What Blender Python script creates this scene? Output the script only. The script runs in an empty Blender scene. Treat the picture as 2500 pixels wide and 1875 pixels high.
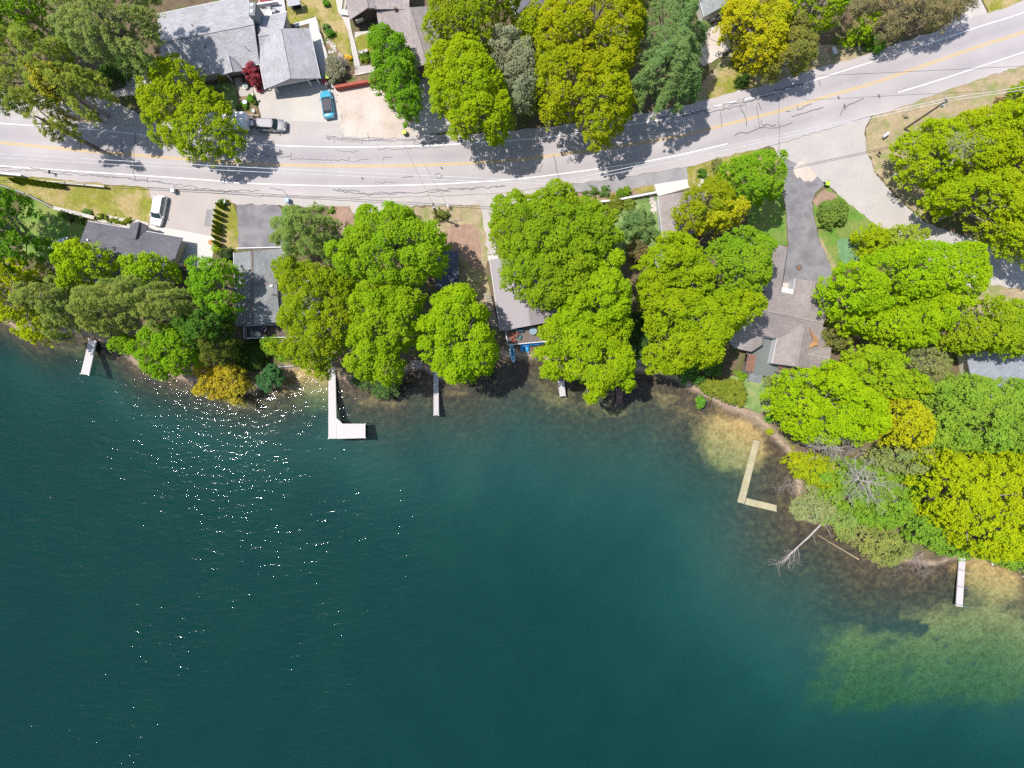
import bpy, bmesh, math, random
import numpy as np
from mathutils import Vector, Matrix
PI=math.pi
F=1732.0; HC=108.25; WATER=-0.8
sc=bpy.context.scene
COL=sc.collection
random.seed(5)
# ---------------------------------------------------------------- geometry helpers
def P(px,py,z=0.0):
    k=(HC-z)/F
    return Vector(((px-1250)*k,(937.5-py)*k,z))
def PA(pts,z=0.0):
    a=np.array(pts,float); k=(HC-z)/F
    return np.stack([(a[:,0]-1250)*k,(937.5-a[:,1])*k],1)
def link(o,parent=None):
    COL.objects.link(o)
    if parent is not None: o.parent=parent
    return o
def tag(o,label=None,cat=None,group=None,kind=None):
    if label: o['label']=label
    if cat: o['category']=cat
    if group: o['group']=group
    if kind: o['kind']=kind
    return o
def empty(name,loc=(0,0,0),rz=0.0,label=None,cat=None,group=None):
    o=bpy.data.objects.new(name,None); COL.objects.link(o)
    o.empty_display_size=.3
    o.location=loc; o.rotation_euler=(0,0,rz)
    return tag(o,label,cat,group)
def copy_tree(o,parent=None):
    c=o.copy(); COL.objects.link(c); c.parent=parent
    for ch in list(o.children): copy_tree(ch,c)
    return c
class MB:
    def __init__(s): s.v=[]; s.f=[]; s.m=[]
    def add(s,vs,fs,mi=0):
        n=len(s.v); s.v+= [tuple(v) for v in vs]
        for f in fs: s.f.append(tuple(i+n for i in f)); s.m.append(mi)
    def box(s,c,d,rz=0.0,mi=0,taper=1.0,rot=None):
        x,y,z=d[0]/2,d[1]/2,d[2]/2
        vs=[]
        for sz in (-1,1):
            t=taper if sz>0 else 1.0
            for sx,sy in ((-1,-1),(1,-1),(1,1),(-1,1)): vs.append(Vector((sx*x*t,sy*y*t,sz*z)))
        M=rot if rot is not None else Matrix.Rotation(rz,3,'Z')
        c=Vector(c)
        s.add([M@v+c for v in vs],[(3,2,1,0),(4,5,6,7),(0,1,5,4),(1,2,6,5),(2,3,7,6),(3,0,4,7)],mi)
    def bar(s,a,b,w,h=None,mi=0):
        a=Vector(a);b=Vector(b);h=h or w
        d=b-a; L=d.length
        if L<1e-6: return
        s.box((a+b)/2,(w,h,L),mi=mi,rot=d.to_track_quat('Z','Y').to_matrix())
    def tube(s,pts,rad,seg=8,mi=0,cap=True):
        pts=[Vector(p) for p in pts]; n=len(pts); base=len(s.v)
        if not hasattr(rad,'__len__'): rad=[rad]*n
        up=Vector((0.13,0.27,1))
        for i,p in enumerate(pts):
            d=(pts[min(i+1,n-1)]-pts[max(i-1,0)])
            if d.length<1e-9: d=Vector((0,0,1))
            d.normalize()
            u=d.cross(up)
            if u.length<1e-3: u=d.cross(Vector((1,0,0)))
            u.normalize(); w=d.cross(u)
            for k in range(seg):
                a=2*PI*k/seg
                s.v.append(tuple(p+(u*math.cos(a)+w*math.sin(a))*rad[i]))
        for i in range(n-1):
            for k in range(seg):
                k2=(k+1)%seg
                s.f.append((base+i*seg+k,base+i*seg+k2,base+(i+1)*seg+k2,base+(i+1)*seg+k)); s.m.append(mi)
        if cap:
            s.f.append(tuple(base+k for k in range(seg))[::-1]); s.m.append(mi)
            s.f.append(tuple(base+(n-1)*seg+k for k in range(seg))); s.m.append(mi)
    def prism(s,poly,z0,z1,mi=0):
        n=len(poly)
        vs=[(p[0],p[1],z0) for p in poly]+[(p[0],p[1],z1) for p in poly]
        fs=[tuple(range(n))[::-1],tuple(range(n,2*n))]+[(i,(i+1)%n,n+(i+1)%n,n+i) for i in range(n)]
        s.add(vs,fs,mi)
    def lathe(s,prof,c=(0,0,0),seg=16,mi=0):
        base=len(s.v); n=len(prof)
        for r,z in prof:
            for k in range(seg):
                a=2*PI*k/seg; s.v.append((c[0]+r*math.cos(a),c[1]+r*math.sin(a),c[2]+z))
        for i in range(n-1):
            for k in range(seg):
                k2=(k+1)%seg
                s.f.append((base+i*seg+k,base+i*seg+k2,base+(i+1)*seg+k2,base+(i+1)*seg+k)); s.m.append(mi)
        s.f.append(tuple(base+k for k in range(seg))[::-1]); s.m.append(mi)
        s.f.append(tuple(base+(n-1)*seg+k for k in range(seg))); s.m.append(mi)
    def build(s,name,mats,parent=None,smooth=False,bevel=0.0,fix=True):
        me=bpy.data.meshes.new(name); me.from_pydata(s.v,[],s.f); 
        if not isinstance(mats,(list,tuple)): mats=[mats]
        for m in mats: me.materials.append(m)
        if len(mats)>1: me.polygons.foreach_set('material_index',s.m)
        if fix:
            bm=bmesh.new(); bm.from_mesh(me); bmesh.ops.recalc_face_normals(bm,faces=bm.faces); bm.to_mesh(me); bm.free()
        if smooth: me.polygons.foreach_set('use_smooth',[True]*len(me.polygons))
        o=bpy.data.objects.new(name,me); link(o,parent)
        if bevel:
            b=o.modifiers.new('b','BEVEL'); b.width=bevel; b.segments=2; b.limit_method='ANGLE'
        return o
# ---------------------------------------------------------------- materials
def nodes(name):
    m=bpy.data.materials.new(name); m.use_nodes=True; nt=m.node_tree
    for n in list(nt.nodes):
        if n.type!='OUTPUT_MATERIAL': nt.nodes.remove(n)
    return m,nt,nt.nodes['Material Output']
def N(nt,t,**kw):
    n=nt.nodes.new(t)
    for k,v in kw.items():
        if k in n.inputs: n.inputs[k].default_value=v
        else: setattr(n,k,v)
    return n
def rgb(c): return (c[0],c[1],c[2],1.0)
def noise(nt,scale,detail=4,rough=.6,vec=None,dist=0.0):
    n=N(nt,'ShaderNodeTexNoise',Scale=scale,Detail=detail,Roughness=rough,Distortion=dist)
    nt.links.new(vec if vec is not None else nt.nodes['GEO'].outputs['Position'],n.inputs['Vector'])
    return n.outputs['Fac']
def ramp(nt,fac,stops):
    r=N(nt,'ShaderNodeValToRGB'); e=r.color_ramp.elements
    while len(e)<len(stops): e.new(.5)
    for el,(p,c) in zip(e,stops): el.position=p; el.color=rgb(c) if len(c)==3 else c
    nt.links.new(fac,r.inputs['Fac']); return r.outputs['Color']
def mixc(nt,fac,a,b,blend='MIX'):
    m=N(nt,'ShaderNodeMix',data_type='RGBA',blend_type=blend)
    for s,v in ((m.inputs[0],fac),(m.inputs[6],a),(m.inputs[7],b)):
        if isinstance(v,(int,float)): s.default_value=v
        elif isinstance(v,tuple): s.default_value=rgb(v)
        else: nt.links.new(v,s)
    return m.outputs[2]
MATS={}
def mat(name,c,rough=.85,var=.18,scale=.8,fine=9.0,fvar=.12,c2=None,thr=(.4,.6),bump=0.0,metal=0.0,spec=.35,pscale=.35,coat=0.0):
    """base colour with broad patches, optional second colour in patches, fine grain and bump"""
    if name in MATS: return MATS[name]
    m,nt,out=nodes(name); g=N(nt,'ShaderNodeNewGeometry'); g.name='GEO'
    b=N(nt,'ShaderNodeBsdfPrincipled',Roughness=rough,Metallic=metal)
    b.inputs['Specular IOR Level'].default_value=spec
    if coat: b.inputs['Coat Weight'].default_value=coat
    lo=tuple(x*(1-var) for x in c); hi=tuple(min(1,x*(1+var)) for x in c)
    col=ramp(nt,noise(nt,scale,5),[(.3,lo),(.7,hi)])
    if c2 is not None:
        col=mixc(nt,ramp(nt,noise(nt,pscale,6,.65),[(thr[0],(0,0,0)),(thr[1],(1,1,1))]),col,tuple(c2))
    if fvar:
        f=ramp(nt,noise(nt,fine,3,.7),[(.3,(1-fvar,)*3),(.7,(1+fvar,)*3)])
        col=mixc(nt,1.0,col,f,'MULTIPLY')
    nt.links.new(col,b.inputs['Base Color'])
    if bump:
        bp=N(nt,'ShaderNodeBump',Strength=.6,Distance=bump)
        nt.links.new(noise(nt,fine,4,.7),bp.inputs['Height']); nt.links.new(bp.outputs[0],b.inputs['Normal'])
    nt.links.new(b.outputs[0],out.inputs['Surface']); MATS[name]=m; return m
def leafmat(c,trans=.31):
    c=(c[0]*1.30,c[1]*1.27,c[2]*1.3+.004)
    key='leaf_%.3f_%.3f_%.3f'%tuple(c)
    if key in MATS: return MATS[key]
    m,nt,out=nodes('foliage'); g=N(nt,'ShaderNodeNewGeometry'); g.name='GEO'
    # hue drifts a little from bough to bough
    col=ramp(nt,noise(nt,.55,4,.6),[(.28,(c[0]*.72,c[1]*.80,c[2]*.9)),(.5,c),(.74,(min(1,c[0]*1.3),c[1]*1.10,c[2]*1.0))])
    wv=ramp(nt,noise(nt,.17,3,.6),[(.38,(0,0,0)),(.68,(1,1,1))])
    col=mixc(nt,mixc(nt,1.0,wv,(.42,.42,.42),'MULTIPLY'),col,(min(1,c[0]*1.38),c[1]*1.04,c[2]))
    f=ramp(nt,noise(nt,4.0,2,.6),[(.3,(.82,.85,.8)),(.7,(1.18,1.14,1.1))])
    col=mixc(nt,1.0,col,f,'MULTIPLY')
    d=N(nt,'ShaderNodeBsdfDiffuse'); t=N(nt,'ShaderNodeBsdfTranslucent')
    nt.links.new(col,d.inputs[0])
    tc=mixc(nt,1.0,col,(1.0,1.1,.5),'MULTIPLY'); nt.links.new(tc,t.inputs[0])
    mx=N(nt,'ShaderNodeMixShader',Fac=trans)
    nt.links.new(d.outputs[0],mx.inputs[1]); nt.links.new(t.outputs[0],mx.inputs[2])
    nt.links.new(mx.outputs[0],out.inputs['Surface']); MATS[key]=m; return m
def glassmat(name='dark_glass',c=(.02,.05,.06)):
    return mat(name,c,rough=.06,var=.1,fvar=0,spec=.8,coat=.5)
# palette (real-world base colours)
ROAD=mat('worn_asphalt',(.435,.395,.39),var=.05,scale=.12,fine=14,fvar=.07,bump=.01)
def road_wear():
    nt=ROAD.node_tree; b=[n for n in nt.nodes if n.type=='BSDF_PRINCIPLED'][0]; src=b.inputs['Base Color'].links[0].from_socket
    at=N(nt,'ShaderNodeAttribute',attribute_name='across')
    n=N(nt,'ShaderNodeMath',operation='MULTIPLY_ADD'); nt.links.new(noise(nt,.5,4,.6),n.inputs[0]); n.inputs[1].default_value=.10; nt.links.new(at.outputs['Fac'],n.inputs[2])
    w=ramp(nt,n.outputs[0],[(.05,(1.05,1.04,1.02)),(.17,(1.0,1.0,1.0)),(.25,(.93,.93,.94)),(.32,(.88,.88,.90)),(.39,(.95,.95,.96)),(.52,(1.02,1.02,1.02)),(.64,(.95,.95,.96)),(.71,(.88,.88,.90)),(.79,(.94,.94,.95)),(.90,(1.0,1.0,1.0)),(1.0,(1.06,1.05,1.03))])
    p=ramp(nt,noise(nt,.06,5,.65),[(.35,(.93,.93,.94)),(.65,(1.04,1.03,1.02))])
    nt.links.new(mixc(nt,1.0,mixc(nt,1.0,src,w,'MULTIPLY'),p,'MULTIPLY'),b.inputs['Base Color'])
road_wear()
SHOULDER=mat('pale_gravel',(.47,.425,.395),var=.07,scale=.35,fine=7,fvar=.09,c2=(.43,.39,.37),pscale=.3,bump=.02)
CONC=mat('warm_concrete',(.53,.485,.43),var=.05,scale=.25,fine=10,fvar=.06,c2=(.47,.43,.40),pscale=.18)
CONCW=mat('white_concrete',(.56,.54,.51),var=.03,scale=.3,fine=8,fvar=.04)
DRIVEL=mat('pink_grey_concrete',(.44,.385,.355),var=.05,scale=.25,fine=10,fvar=.06)
ASPH=mat('driveway_asphalt',(.185,.175,.185),var=.10,scale=.5,fine=9,fvar=.12,c2=(.25,.235,.24),pscale=.5,bump=.01)
ASPHD=mat('apron_asphalt',(.26,.245,.25),var=.08,scale=.4,fine=9,fvar=.12,c2=(.33,.31,.31),pscale=.5)
TAR=mat('tar_sealant',(.15,.14,.145),var=.1,fvar=.05,rough=.6)
WHITEP=mat('white_road_paint',(.80,.79,.79),var=.05,fine=5,fvar=.1)
YELLOWP=mat('yellow_road_paint',(.72,.47,.13),var=.05,fine=5,fvar=.12)
SAND=mat('sandy_lot',(.50,.40,.325),var=.10,scale=.4,fine=6,fvar=.15,c2=(.58,.51,.45),pscale=.25,thr=(.35,.65),bump=.02)
SANDB=mat('beach_sand',(.50,.38,.27),var=.12,scale=.8,fine=9,fvar=.15)
LAWNDRY=mat('dry_lawn',(.225,.225,.03),var=.16,scale=.8,fine=5,fvar=.28,c2=(.40,.30,.14),pscale=.30,thr=(.45,.60),bump=.05)
LAWN=mat('green_lawn',(.105,.225,.025),var=.2,scale=.6,fine=6,fvar=.28,c2=(.21,.25,.06),pscale=.4,bump=.05)
LAWNL=mat('pale_green_lawn',(.16,.26,.07),var=.15,scale=.5,fine=6,fvar=.2,c2=(.30,.32,.13),pscale=.5,thr=(.45,.65),bump=.04)
VERGE=mat('dry_verge',(.38,.29,.18),var=.2,scale=.7,fine=6,fvar=.28,c2=(.22,.25,.075),pscale=.40,thr=(.46,.66),bump=.05)
MULCH=mat('red_mulch',(.33,.215,.155),var=.2,scale=.9,fine=7,fvar=.25,bump=.04)
SOIL=mat('garden_soil',(.25,.16,.10),var=.2,scale=.9,fine=6,fvar=.3,c2=(.12,.15,.04),pscale=1.0,thr=(.5,.6),bump=.05)
BLUEPLANT=mat('grey_green_groundcover',(.15,.27,.13),var=.2,fine=6,fvar=.3,bump=.06)
STONE=mat('pale_stone',(.52,.47,.42),var=.2,scale=1.5,fine=6,fvar=.2,bump=.03)
WHITE=mat('white_paint',(.68,.68,.68),rough=.5,var=.03,fvar=.03)
GREYP=mat('grey_paint',(.38,.38,.40),rough=.6,var=.06)
CREAM=mat('cream_siding',(.66,.63,.55),var=.04,fvar=.05)
TAN=mat('tan_siding',(.42,.37,.30),var=.05,fvar=.06)
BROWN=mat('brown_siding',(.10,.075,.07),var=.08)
DARK=mat('black_plastic',(.02,.02,.022),rough=.5,var=.1)
RUBBER=mat('black_rubber',(.025,.025,.026),rough=.8)
METAL=mat('bare_metal',(.55,.56,.58),rough=.35,metal=.8,fvar=.05)
WOOD=mat('weathered_wood',(.36,.30,.24),var=.15,scale=2,fine=8,fvar=.18)
WOODR=mat('red_brown_wood',(.27,.135,.095),var=.2,scale=2,fine=7,fvar=.2)
WOODD=mat('dark_deck_wood',(.13,.10,.09),var=.15,scale=2,fvar=.15)
DECKG=mat('grey_green_deck',(.155,.17,.16),var=.06,scale=.8,fine=8,fvar=.08)
DOCKW=mat('white_dock_boards',(.565,.515,.50),var=.04,scale=1.5,fine=6,fvar=.07)
DOCKG=mat('grey_dock_boards',(.50,.46,.46),var=.06,scale=1.5,fine=6,fvar=.10)
DOCKO=mat('mossy_sunken_boards',(.44,.385,.25),var=.10,scale=1.2,fine=6,fvar=.16,c2=(.37,.33,.20),pscale=.9)
BARK=mat('bark',(.17,.14,.115),var=.2,scale=3,fine=10,fvar=.25)
BARKL=mat('bleached_wood',(.42,.37,.345),var=.15,scale=3,fine=9,fvar=.2)
BARKG=mat('grey_twigs',(.36,.30,.28),var=.15,scale=3,fine=9,fvar=.2)
POLEW=mat('pole_wood',(.20,.165,.135),var=.15,scale=3,fine=10,fvar=.2)
def shingle(name,c,c2=None,fv=.16):
    if name in MATS: return MATS[name]
    m=mat(name,c,var=.06,scale=.4,fine=4.2,fvar=fv*.8,c2=c2,pscale=.25,thr=(.48,.68),bump=.02); nt=m.node_tree
    b=[n for n in nt.nodes if n.type=='BSDF_PRINCIPLED'][0]; src=b.inputs['Base Color'].links[0].from_socket
    mp=N(nt,'ShaderNodeMapping'); nt.links.new(nt.nodes['GEO'].outputs['Position'],mp.inputs['Vector']); mp.inputs['Scale'].default_value=(.9,.9,11)
    cr=ramp(nt,noise(nt,1.3,3,.7,mp.outputs[0]),[(.32,(.80,.80,.80)),(.68,(1.16,1.16,1.16))])
    st=ramp(nt,noise(nt,.30,6,.7),[(.36,(.86,.85,.84)),(.6,(1.03,1.03,1.03))])
    nt.links.new(mixc(nt,1.0,mixc(nt,1.0,src,cr,'MULTIPLY'),st,'MULTIPLY'),b.inputs['Base Color']); return m
R_GREY=shingle('light_grey_shingles',(.40,.39,.41),(.37,.35,.35))
R_GREY2=shingle('cool_grey_shingles',(.25,.26,.265),(.29,.285,.28),.3)
R_BRN=shingle('taupe_shingles',(.31,.265,.255),(.35,.30,.28))
R_DARK=shingle('charcoal_shingles',(.14,.135,.155),(.165,.155,.17),.2)
R_MAUVE=mat('mauve_metal_roof',(.30,.26,.275),rough=.55,var=.03,scale=.3,fvar=.03)
R_BLUE=mat('blue_black_metal_roof',(.085,.10,.15),rough=.5,var=.05,fvar=.05)
R_SAGE=shingle('sage_shingles',(.27,.29,.28))
R_BLGR=shingle('blue_grey_shingles',(.30,.32,.36))
GLASS=glassmat()
# ---------------------------------------------------------------- terrain, lake
def pip(pts,poly):
    x,y=pts[:,0],pts[:,1]; n=len(poly); ins=np.zeros(len(pts),bool)
    for i in range(n):
        x0,y0=poly[i]; x1,y1=poly[(i+1)%n]
        if y0==y1: continue
        c=((y0>y)!=(y1>y))&(x<(x1-x0)*(y-y0)/(y1-y0)+x0)
        ins^=c
    return ins
def dist_edges(pts,poly,closed=True):
    d=np.full(len(pts),1e9); n=len(poly)
    for i in range(n if closed else n-1):
        a=np.array(poly[i]); b=np.array(poly[(i+1)%n]); ab=b-a; L=(ab**2).sum()
        if L<1e-12: continue
        t=np.clip(((pts-a)@ab)/L,0,1); d=np.minimum(d,np.hypot(*(pts-(a+t[:,None]*ab)).T))
    return d
def smooth_open(pts,sub=6):
    pts=[np.array(p,float) for p in pts]; out=[]
    for i in range(len(pts)-1):
        p0=pts[max(i-1,0)];p1=pts[i];p2=pts[i+1];p3=pts[min(i+2,len(pts)-1)]
        for k in range(sub):
            t=k/sub
            out.append(.5*((2*p1)+(-p0+p2)*t+(2*p0-5*p1+4*p2-p3)*t*t+(-p0+3*p1-3*p2+p3)*t**3))
    out.append(pts[-1]); return np.array(out)
SHORE=[(-9000,200),(-2500,560),(-500,745),(-150,775),(0,790),(90,835),(165,822),(225,830),(270,850),(340,905),(430,932),(500,945),(560,965),(610,965),(650,955),(685,945),(700,925),(735,912),(790,908),(830,930),(880,955),(950,958),(985,915),(1030,905),(1070,935),(1120,935),(1170,905),(1215,882),(1265,885),(1320,882),(1360,910),(1420,930),(1500,930),(1545,912),(1600,918),(1650,935),(1690,962),(1740,988),(1775,1015),(1810,1035),(1850,1055),(1885,1080),(1915,1105),(1932,1150),(1938,1220),(1960,1275),(2030,1290),(2075,1325),(2130,1378),(2200,1378),(2280,1388),(2340,1368),(2440,1378),(2520,1405),(2900,1500),(5000,2100),(9000,3000)]
shore=PA(SHORE,WATER)
landpoly=np.vstack([shore,[[9000*.06,4000],[-9000*.06,4000]]])
xs=np.concatenate([np.linspace(-900,-95,14),np.arange(-92,92,.7),np.linspace(95,900,14)])
ys=np.concatenate([np.linspace(-700,-70,12),np.arange(-68,68,.7),np.linspace(71,700,12)])
gx,gy=np.meshgrid(xs,ys); gp=np.stack([gx.ravel(),gy.ravel()],1)
inl=pip(gp,landpoly); ds=dist_edges(gp,shore,False)
def smst(t): t=np.clip(t,0,1); return t*t*(3-2*t)
pxx=gp[:,0]*F/HC+1250; pyy=937.5-gp[:,1]*F/HC
def hnoise(p,s,seed):
    r=np.random.default_rng(seed); z=0
    for i in range(6):
        a=r.uniform(0,2*PI); k=s*r.uniform(.6,1.8); z=z+np.sin((p[:,0]*math.cos(a)+p[:,1]*math.sin(a))*k+r.uniform(0,6))
    return z/6
L=np.interp(pxx,[-400,200,700,1100,1500,1900,2200,2600],[7.5,8.5,12,20,25,27,29,31])
dd=ds+hnoise(gp,.35,3)*1.2*np.clip(ds/5,0,1)
depth=7.6*(1-np.exp(-np.maximum(dd,0)/L*.4-(np.maximum(dd,0)/L)**1.6))
depth+=hnoise(gp,.5,4)*.18*np.clip(ds/4,0,1)*np.exp(-ds/40)
BW=1.8+2.6*np.exp(-((pxx-710)/45)**2)+2.8*np.exp(-((pxx-1830)/50)**2)+1.2*np.exp(-((pxx-1250)/40)**2)
zl=WATER+.85*smst(ds/BW)
zz=np.where(inl,zl,WATER-np.maximum(depth,.02))
flat=(np.abs(gp[:,0])>95)|(np.abs(gp[:,1])>70)
ny,nx=gx.shape
ii=np.arange(ny*nx).reshape(ny,nx)
faces=np.stack([ii[:-1,:-1],ii[:-1,1:],ii[1:,1:],ii[1:,:-1]],-1).reshape(-1,4)
def fast_mesh(name,co,faces,k=4):
    me=bpy.data.meshes.new(name); nf=len(faces)
    me.vertices.add(len(co)); me.vertices.foreach_set('co',np.ascontiguousarray(co,np.float32).ravel())
    me.loops.add(nf*k); me.loops.foreach_set('vertex_index',np.ascontiguousarray(faces,np.int32).ravel())
    me.polygons.add(nf); me.polygons.foreach_set('loop_start',np.arange(0,nf*k,k,dtype=np.int32))
    me.update(calc_edges=True); return me
gm=fast_mesh('ground',np.column_stack([gp,zz]),faces)
gm.polygons.foreach_set('use_smooth',[True]*len(gm.polygons))
# bed composition: sand bars against weed, painted where they lie
def blob(x,y,rx,ry,a=0,w=1.0):
    dx=pxx-x; dy=pyy-y; c,s=math.cos(a),math.sin(a)
    u=(dx*c+dy*s)/rx; v=(-dx*s+dy*c)/ry
    return w*np.exp(-(u*u+v*v)**1.3)
sandv=(blob(700,925,55,38,0,.75)+blob(770,935,45,60,0,.9)+blob(1790,1070,85,55,.3,1.15)+blob(1800,1120,70,50,0,.75)+blob(2430,1420,95,48,.45,1.1)+blob(2450,1490,85,40,.3,.15)
  +blob(2260,1650,250,110,-.25,1.0)+blob(2100,1590,90,50,.1,.5)+blob(2480,1650,170,110,0,1.2)+blob(2380,1560,170,70,.2,.6)+blob(2150,1740,110,40,0,.45)+blob(1350,960,80,30,.3,.35)
  +blob(1500,1000,60,25,0,.4)+blob(590,985,60,22,0,.5)+blob(180,860,80,25,.2,.4)+blob(920,985,70,18,0,.45)+blob(1640,985,70,26,.5,.4)+blob(1400,1010,120,30,.2,.22)+blob(720,1000,80,25,0,.35)+blob(2000,1330,60,35,0,.18)
  +blob(1110,960,35,12,0,.5)+blob(510,960,40,14,.1,.5))
sandv=sandv*(1+.5*hnoise(gp,1.3,8))
for x,y in ((2070,1505),(2080,1512),(2105,1500),(2198,1520),(2192,1535),(2215,1548),(2232,1550),(2255,1540),(2285,1552),(2270,1562),(2320,1580),(2342,1592),(2378,1590),(2400,1575),(2440,1600),(2470,1585),(2160,1540),(2140,1525),(2360,1640),(2420,1650)): sandv-=blob(x,y,15,13,x,1.3)
sandv-=blob(2290,1650,60,50,.3,.55)+blob(2200,1600,50,30,0,.35)
deepv=np.clip(depth/6.0,0,1)
at=gm.attributes.new('sandy','FLOAT','POINT'); at.data.foreach_set('value',np.clip(sandv,0,1.2).astype(np.float32))
at=gm.attributes.new('muddy','FLOAT','POINT'); at.data.foreach_set('value',np.where(inl,0,smst((ds-2)/np.maximum(L*.8,1))).astype(np.float32))
m,nt,out=nodes('earth_and_lake_bed'); g=N(nt,'ShaderNodeNewGeometry'); g.name='GEO'
b=N(nt,'ShaderNodeBsdfPrincipled',Roughness=.95); b.inputs['Specular IOR Level'].default_value=.15
litter=ramp(nt,noise(nt,.35,6,.65),[(.3,(.10,.075,.045)),(.48,(.17,.125,.08)),(.6,(.12,.13,.04)),(.75,(.07,.12,.025))])
lf=ramp(nt,noise(nt,6,3,.7),[(.3,(.72,)*3),(.7,(1.28,)*3)]); land=mixc(nt,1.0,litter,lf,'MULTIPLY')
weed=ramp(nt,noise(nt,1.1,6,.7),[(.30,(.040,.032,.024)),(.5,(.085,.066,.046)),(.66,(.15,.115,.06)),(.78,(.27,.22,.13))])
weed=mixc(nt,1.0,weed,ramp(nt,noise(nt,5,3,.7),[(.3,(.7,)*3),(.7,(1.3,)*3)]),'MULTIPLY')
sandc=ramp(nt,noise(nt,.9,6,.65),[(.3,(.33,.225,.085)),(.6,(.50,.36,.155)),(.75,(.42,.34,.14))])
sandc=mixc(nt,1.0,sandc,ramp(nt,noise(nt,2.2,5,.7),[(.32,(.62,)*3),(.6,(1.15,)*3)]),'MULTIPLY')
mud=ramp(nt,noise(nt,.12,5,.6),[(.3,(.15,.185,.20)),(.7,(.22,.23,.215))])
a1=N(nt,'ShaderNodeAttribute',attribute_name='sandy'); a2=N(nt,'ShaderNodeAttribute',attribute_name='muddy')
# sand breaks up into the weed
ad=N(nt,'ShaderNodeMath',operation='ADD'); nt.links.new(a1.outputs['Fac'],ad.inputs[0])
sb=N(nt,'ShaderNodeMath',operation='MULTIPLY_ADD'); nt.links.new(noise(nt,.8,6,.7),sb.inputs[0]); sb.inputs[1].default_value=1.1; sb.inputs[2].default_value=-.55
nt.links.new(sb.outputs[0],ad.inputs[1])
sf=ramp(nt,ad.outputs[0],[(.22,(0,0,0)),(.85,(1,1,1))])
bed=mixc(nt,a2.outputs['Fac'],weed,mud)
bed=mixc(nt,sf,bed,sandc)
sx=N(nt,'ShaderNodeSeparateXYZ'); nt.links.new(g.outputs['Position'],sx.inputs[0])
mr=N(nt,'ShaderNodeMapRange'); nt.links.new(sx.outputs['Z'],mr.inputs[0])
mr.inputs[1].default_value=WATER+.02; mr.inputs[2].default_value=WATER+.35
bank=ramp(nt,noise(nt,1.2,5,.7),[(.3,(.20,.14,.10)),(.55,(.42,.31,.22)),(.75,(.55,.44,.34))])
mr2=N(nt,'ShaderNodeMapRange'); nt.links.new(sx.outputs['Z'],mr2.inputs[0]); mr2.inputs[1].default_value=WATER+.35; mr2.inputs[2].default_value=WATER+.8
c=mixc(nt,mr.outputs[0],bed,bank); c=mixc(nt,mr2.outputs[0],c,land)
nt.links.new(c,b.inputs['Base Color'])
bp=N(nt,'ShaderNodeBump',Strength=.7,Distance=.06); nt.links.new(noise(nt,3,5,.7),bp.inputs['Height']); nt.links.new(bp.outputs[0],b.inputs['Normal'])
nt.links.new(b.outputs[0],out.inputs['Surface']); gm.materials.append(m)
go=bpy.data.objects.new('ground',gm); link(go); tag(go,kind='structure')
# water: a closed body whose bottom lies under the bed; it absorbs light with depth
m,nt,out=nodes('lake_water'); g=N(nt,'ShaderNodeNewGeometry'); g.name='GEO'
mp=N(nt,'ShaderNodeMapping'); nt.links.new(g.outputs['Position'],mp.inputs['Vector'])
mp.inputs['Rotation'].default_value=(0,0,math.radians(-35)); mp.inputs['Scale'].default_value=(.55,1.6,1)
n1=noise(nt,.8,3,.52,mp.outputs[0],.4); n2=noise(nt,4.5,3,.6)
n3=noise(nt,.045,3,.5)
amp=N(nt,'ShaderNodeMapRange'); nt.links.new(n3,amp.inputs[0]); amp.inputs[1].default_value=.3; amp.inputs[2].default_value=.7; amp.inputs[3].default_value=.45; amp.inputs[4].default_value=1.5
h=N(nt,'ShaderNodeMath',operation='MULTIPLY_ADD'); nt.links.new(n2,h.inputs[0]); h.inputs[1].default_value=.06; nt.links.new(n1,h.inputs[2])
h2=N(nt,'ShaderNodeMath',operation='MULTIPLY'); nt.links.new(h.outputs[0],h2.inputs[0]); nt.links.new(amp.outputs[0],h2.inputs[1])
bp=N(nt,'ShaderNodeBump',Strength=1.0,Distance=.13); nt.links.new(h2.outputs[0],bp.inputs['Height'])
fr=N(nt,'ShaderNodeFresnel',IOR=1.33); nt.links.new(bp.outputs[0],fr.inputs['Normal'])
gl=N(nt,'ShaderNodeBsdfGlossy',Roughness=.026); nt.links.new(bp.outputs[0],gl.inputs['Normal'])
tr=N(nt,'ShaderNodeBsdfTransparent'); mx=N(nt,'ShaderNodeMixShader')
nt.links.new(fr.outputs[0],mx.inputs[0]); nt.links.new(tr.outputs[0],mx.inputs[1]); nt.links.new(gl.outputs[0],mx.inputs[2])
nt.links.new(mx.outputs[0],out.inputs['Surface'])
va=N(nt,'ShaderNodeVolumeAbsorption',Color=(.09,.61,.58,1),Density=.30); vs=N(nt,'ShaderNodeVolumeScatter',Color=(.10,.62,.70,1),Density=.022)
sm_=N(nt,'ShaderNodeAddShader'); nt.links.new(va.outputs[0],sm_.inputs[0]); nt.links.new(vs.outputs[0],sm_.inputs[1]); nt.links.new(sm_.outputs[0],out.inputs['Volume'])
w=MB(); w.box((0,0,(WATER-12)/2),(1700,1300,12+WATER)); 
w.v=[(x,y,(WATER if z>WATER-3 else -12)) for x,y,z in w.v]
lake=w.build('lake',m); tag(lake,kind='structure')
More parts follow.
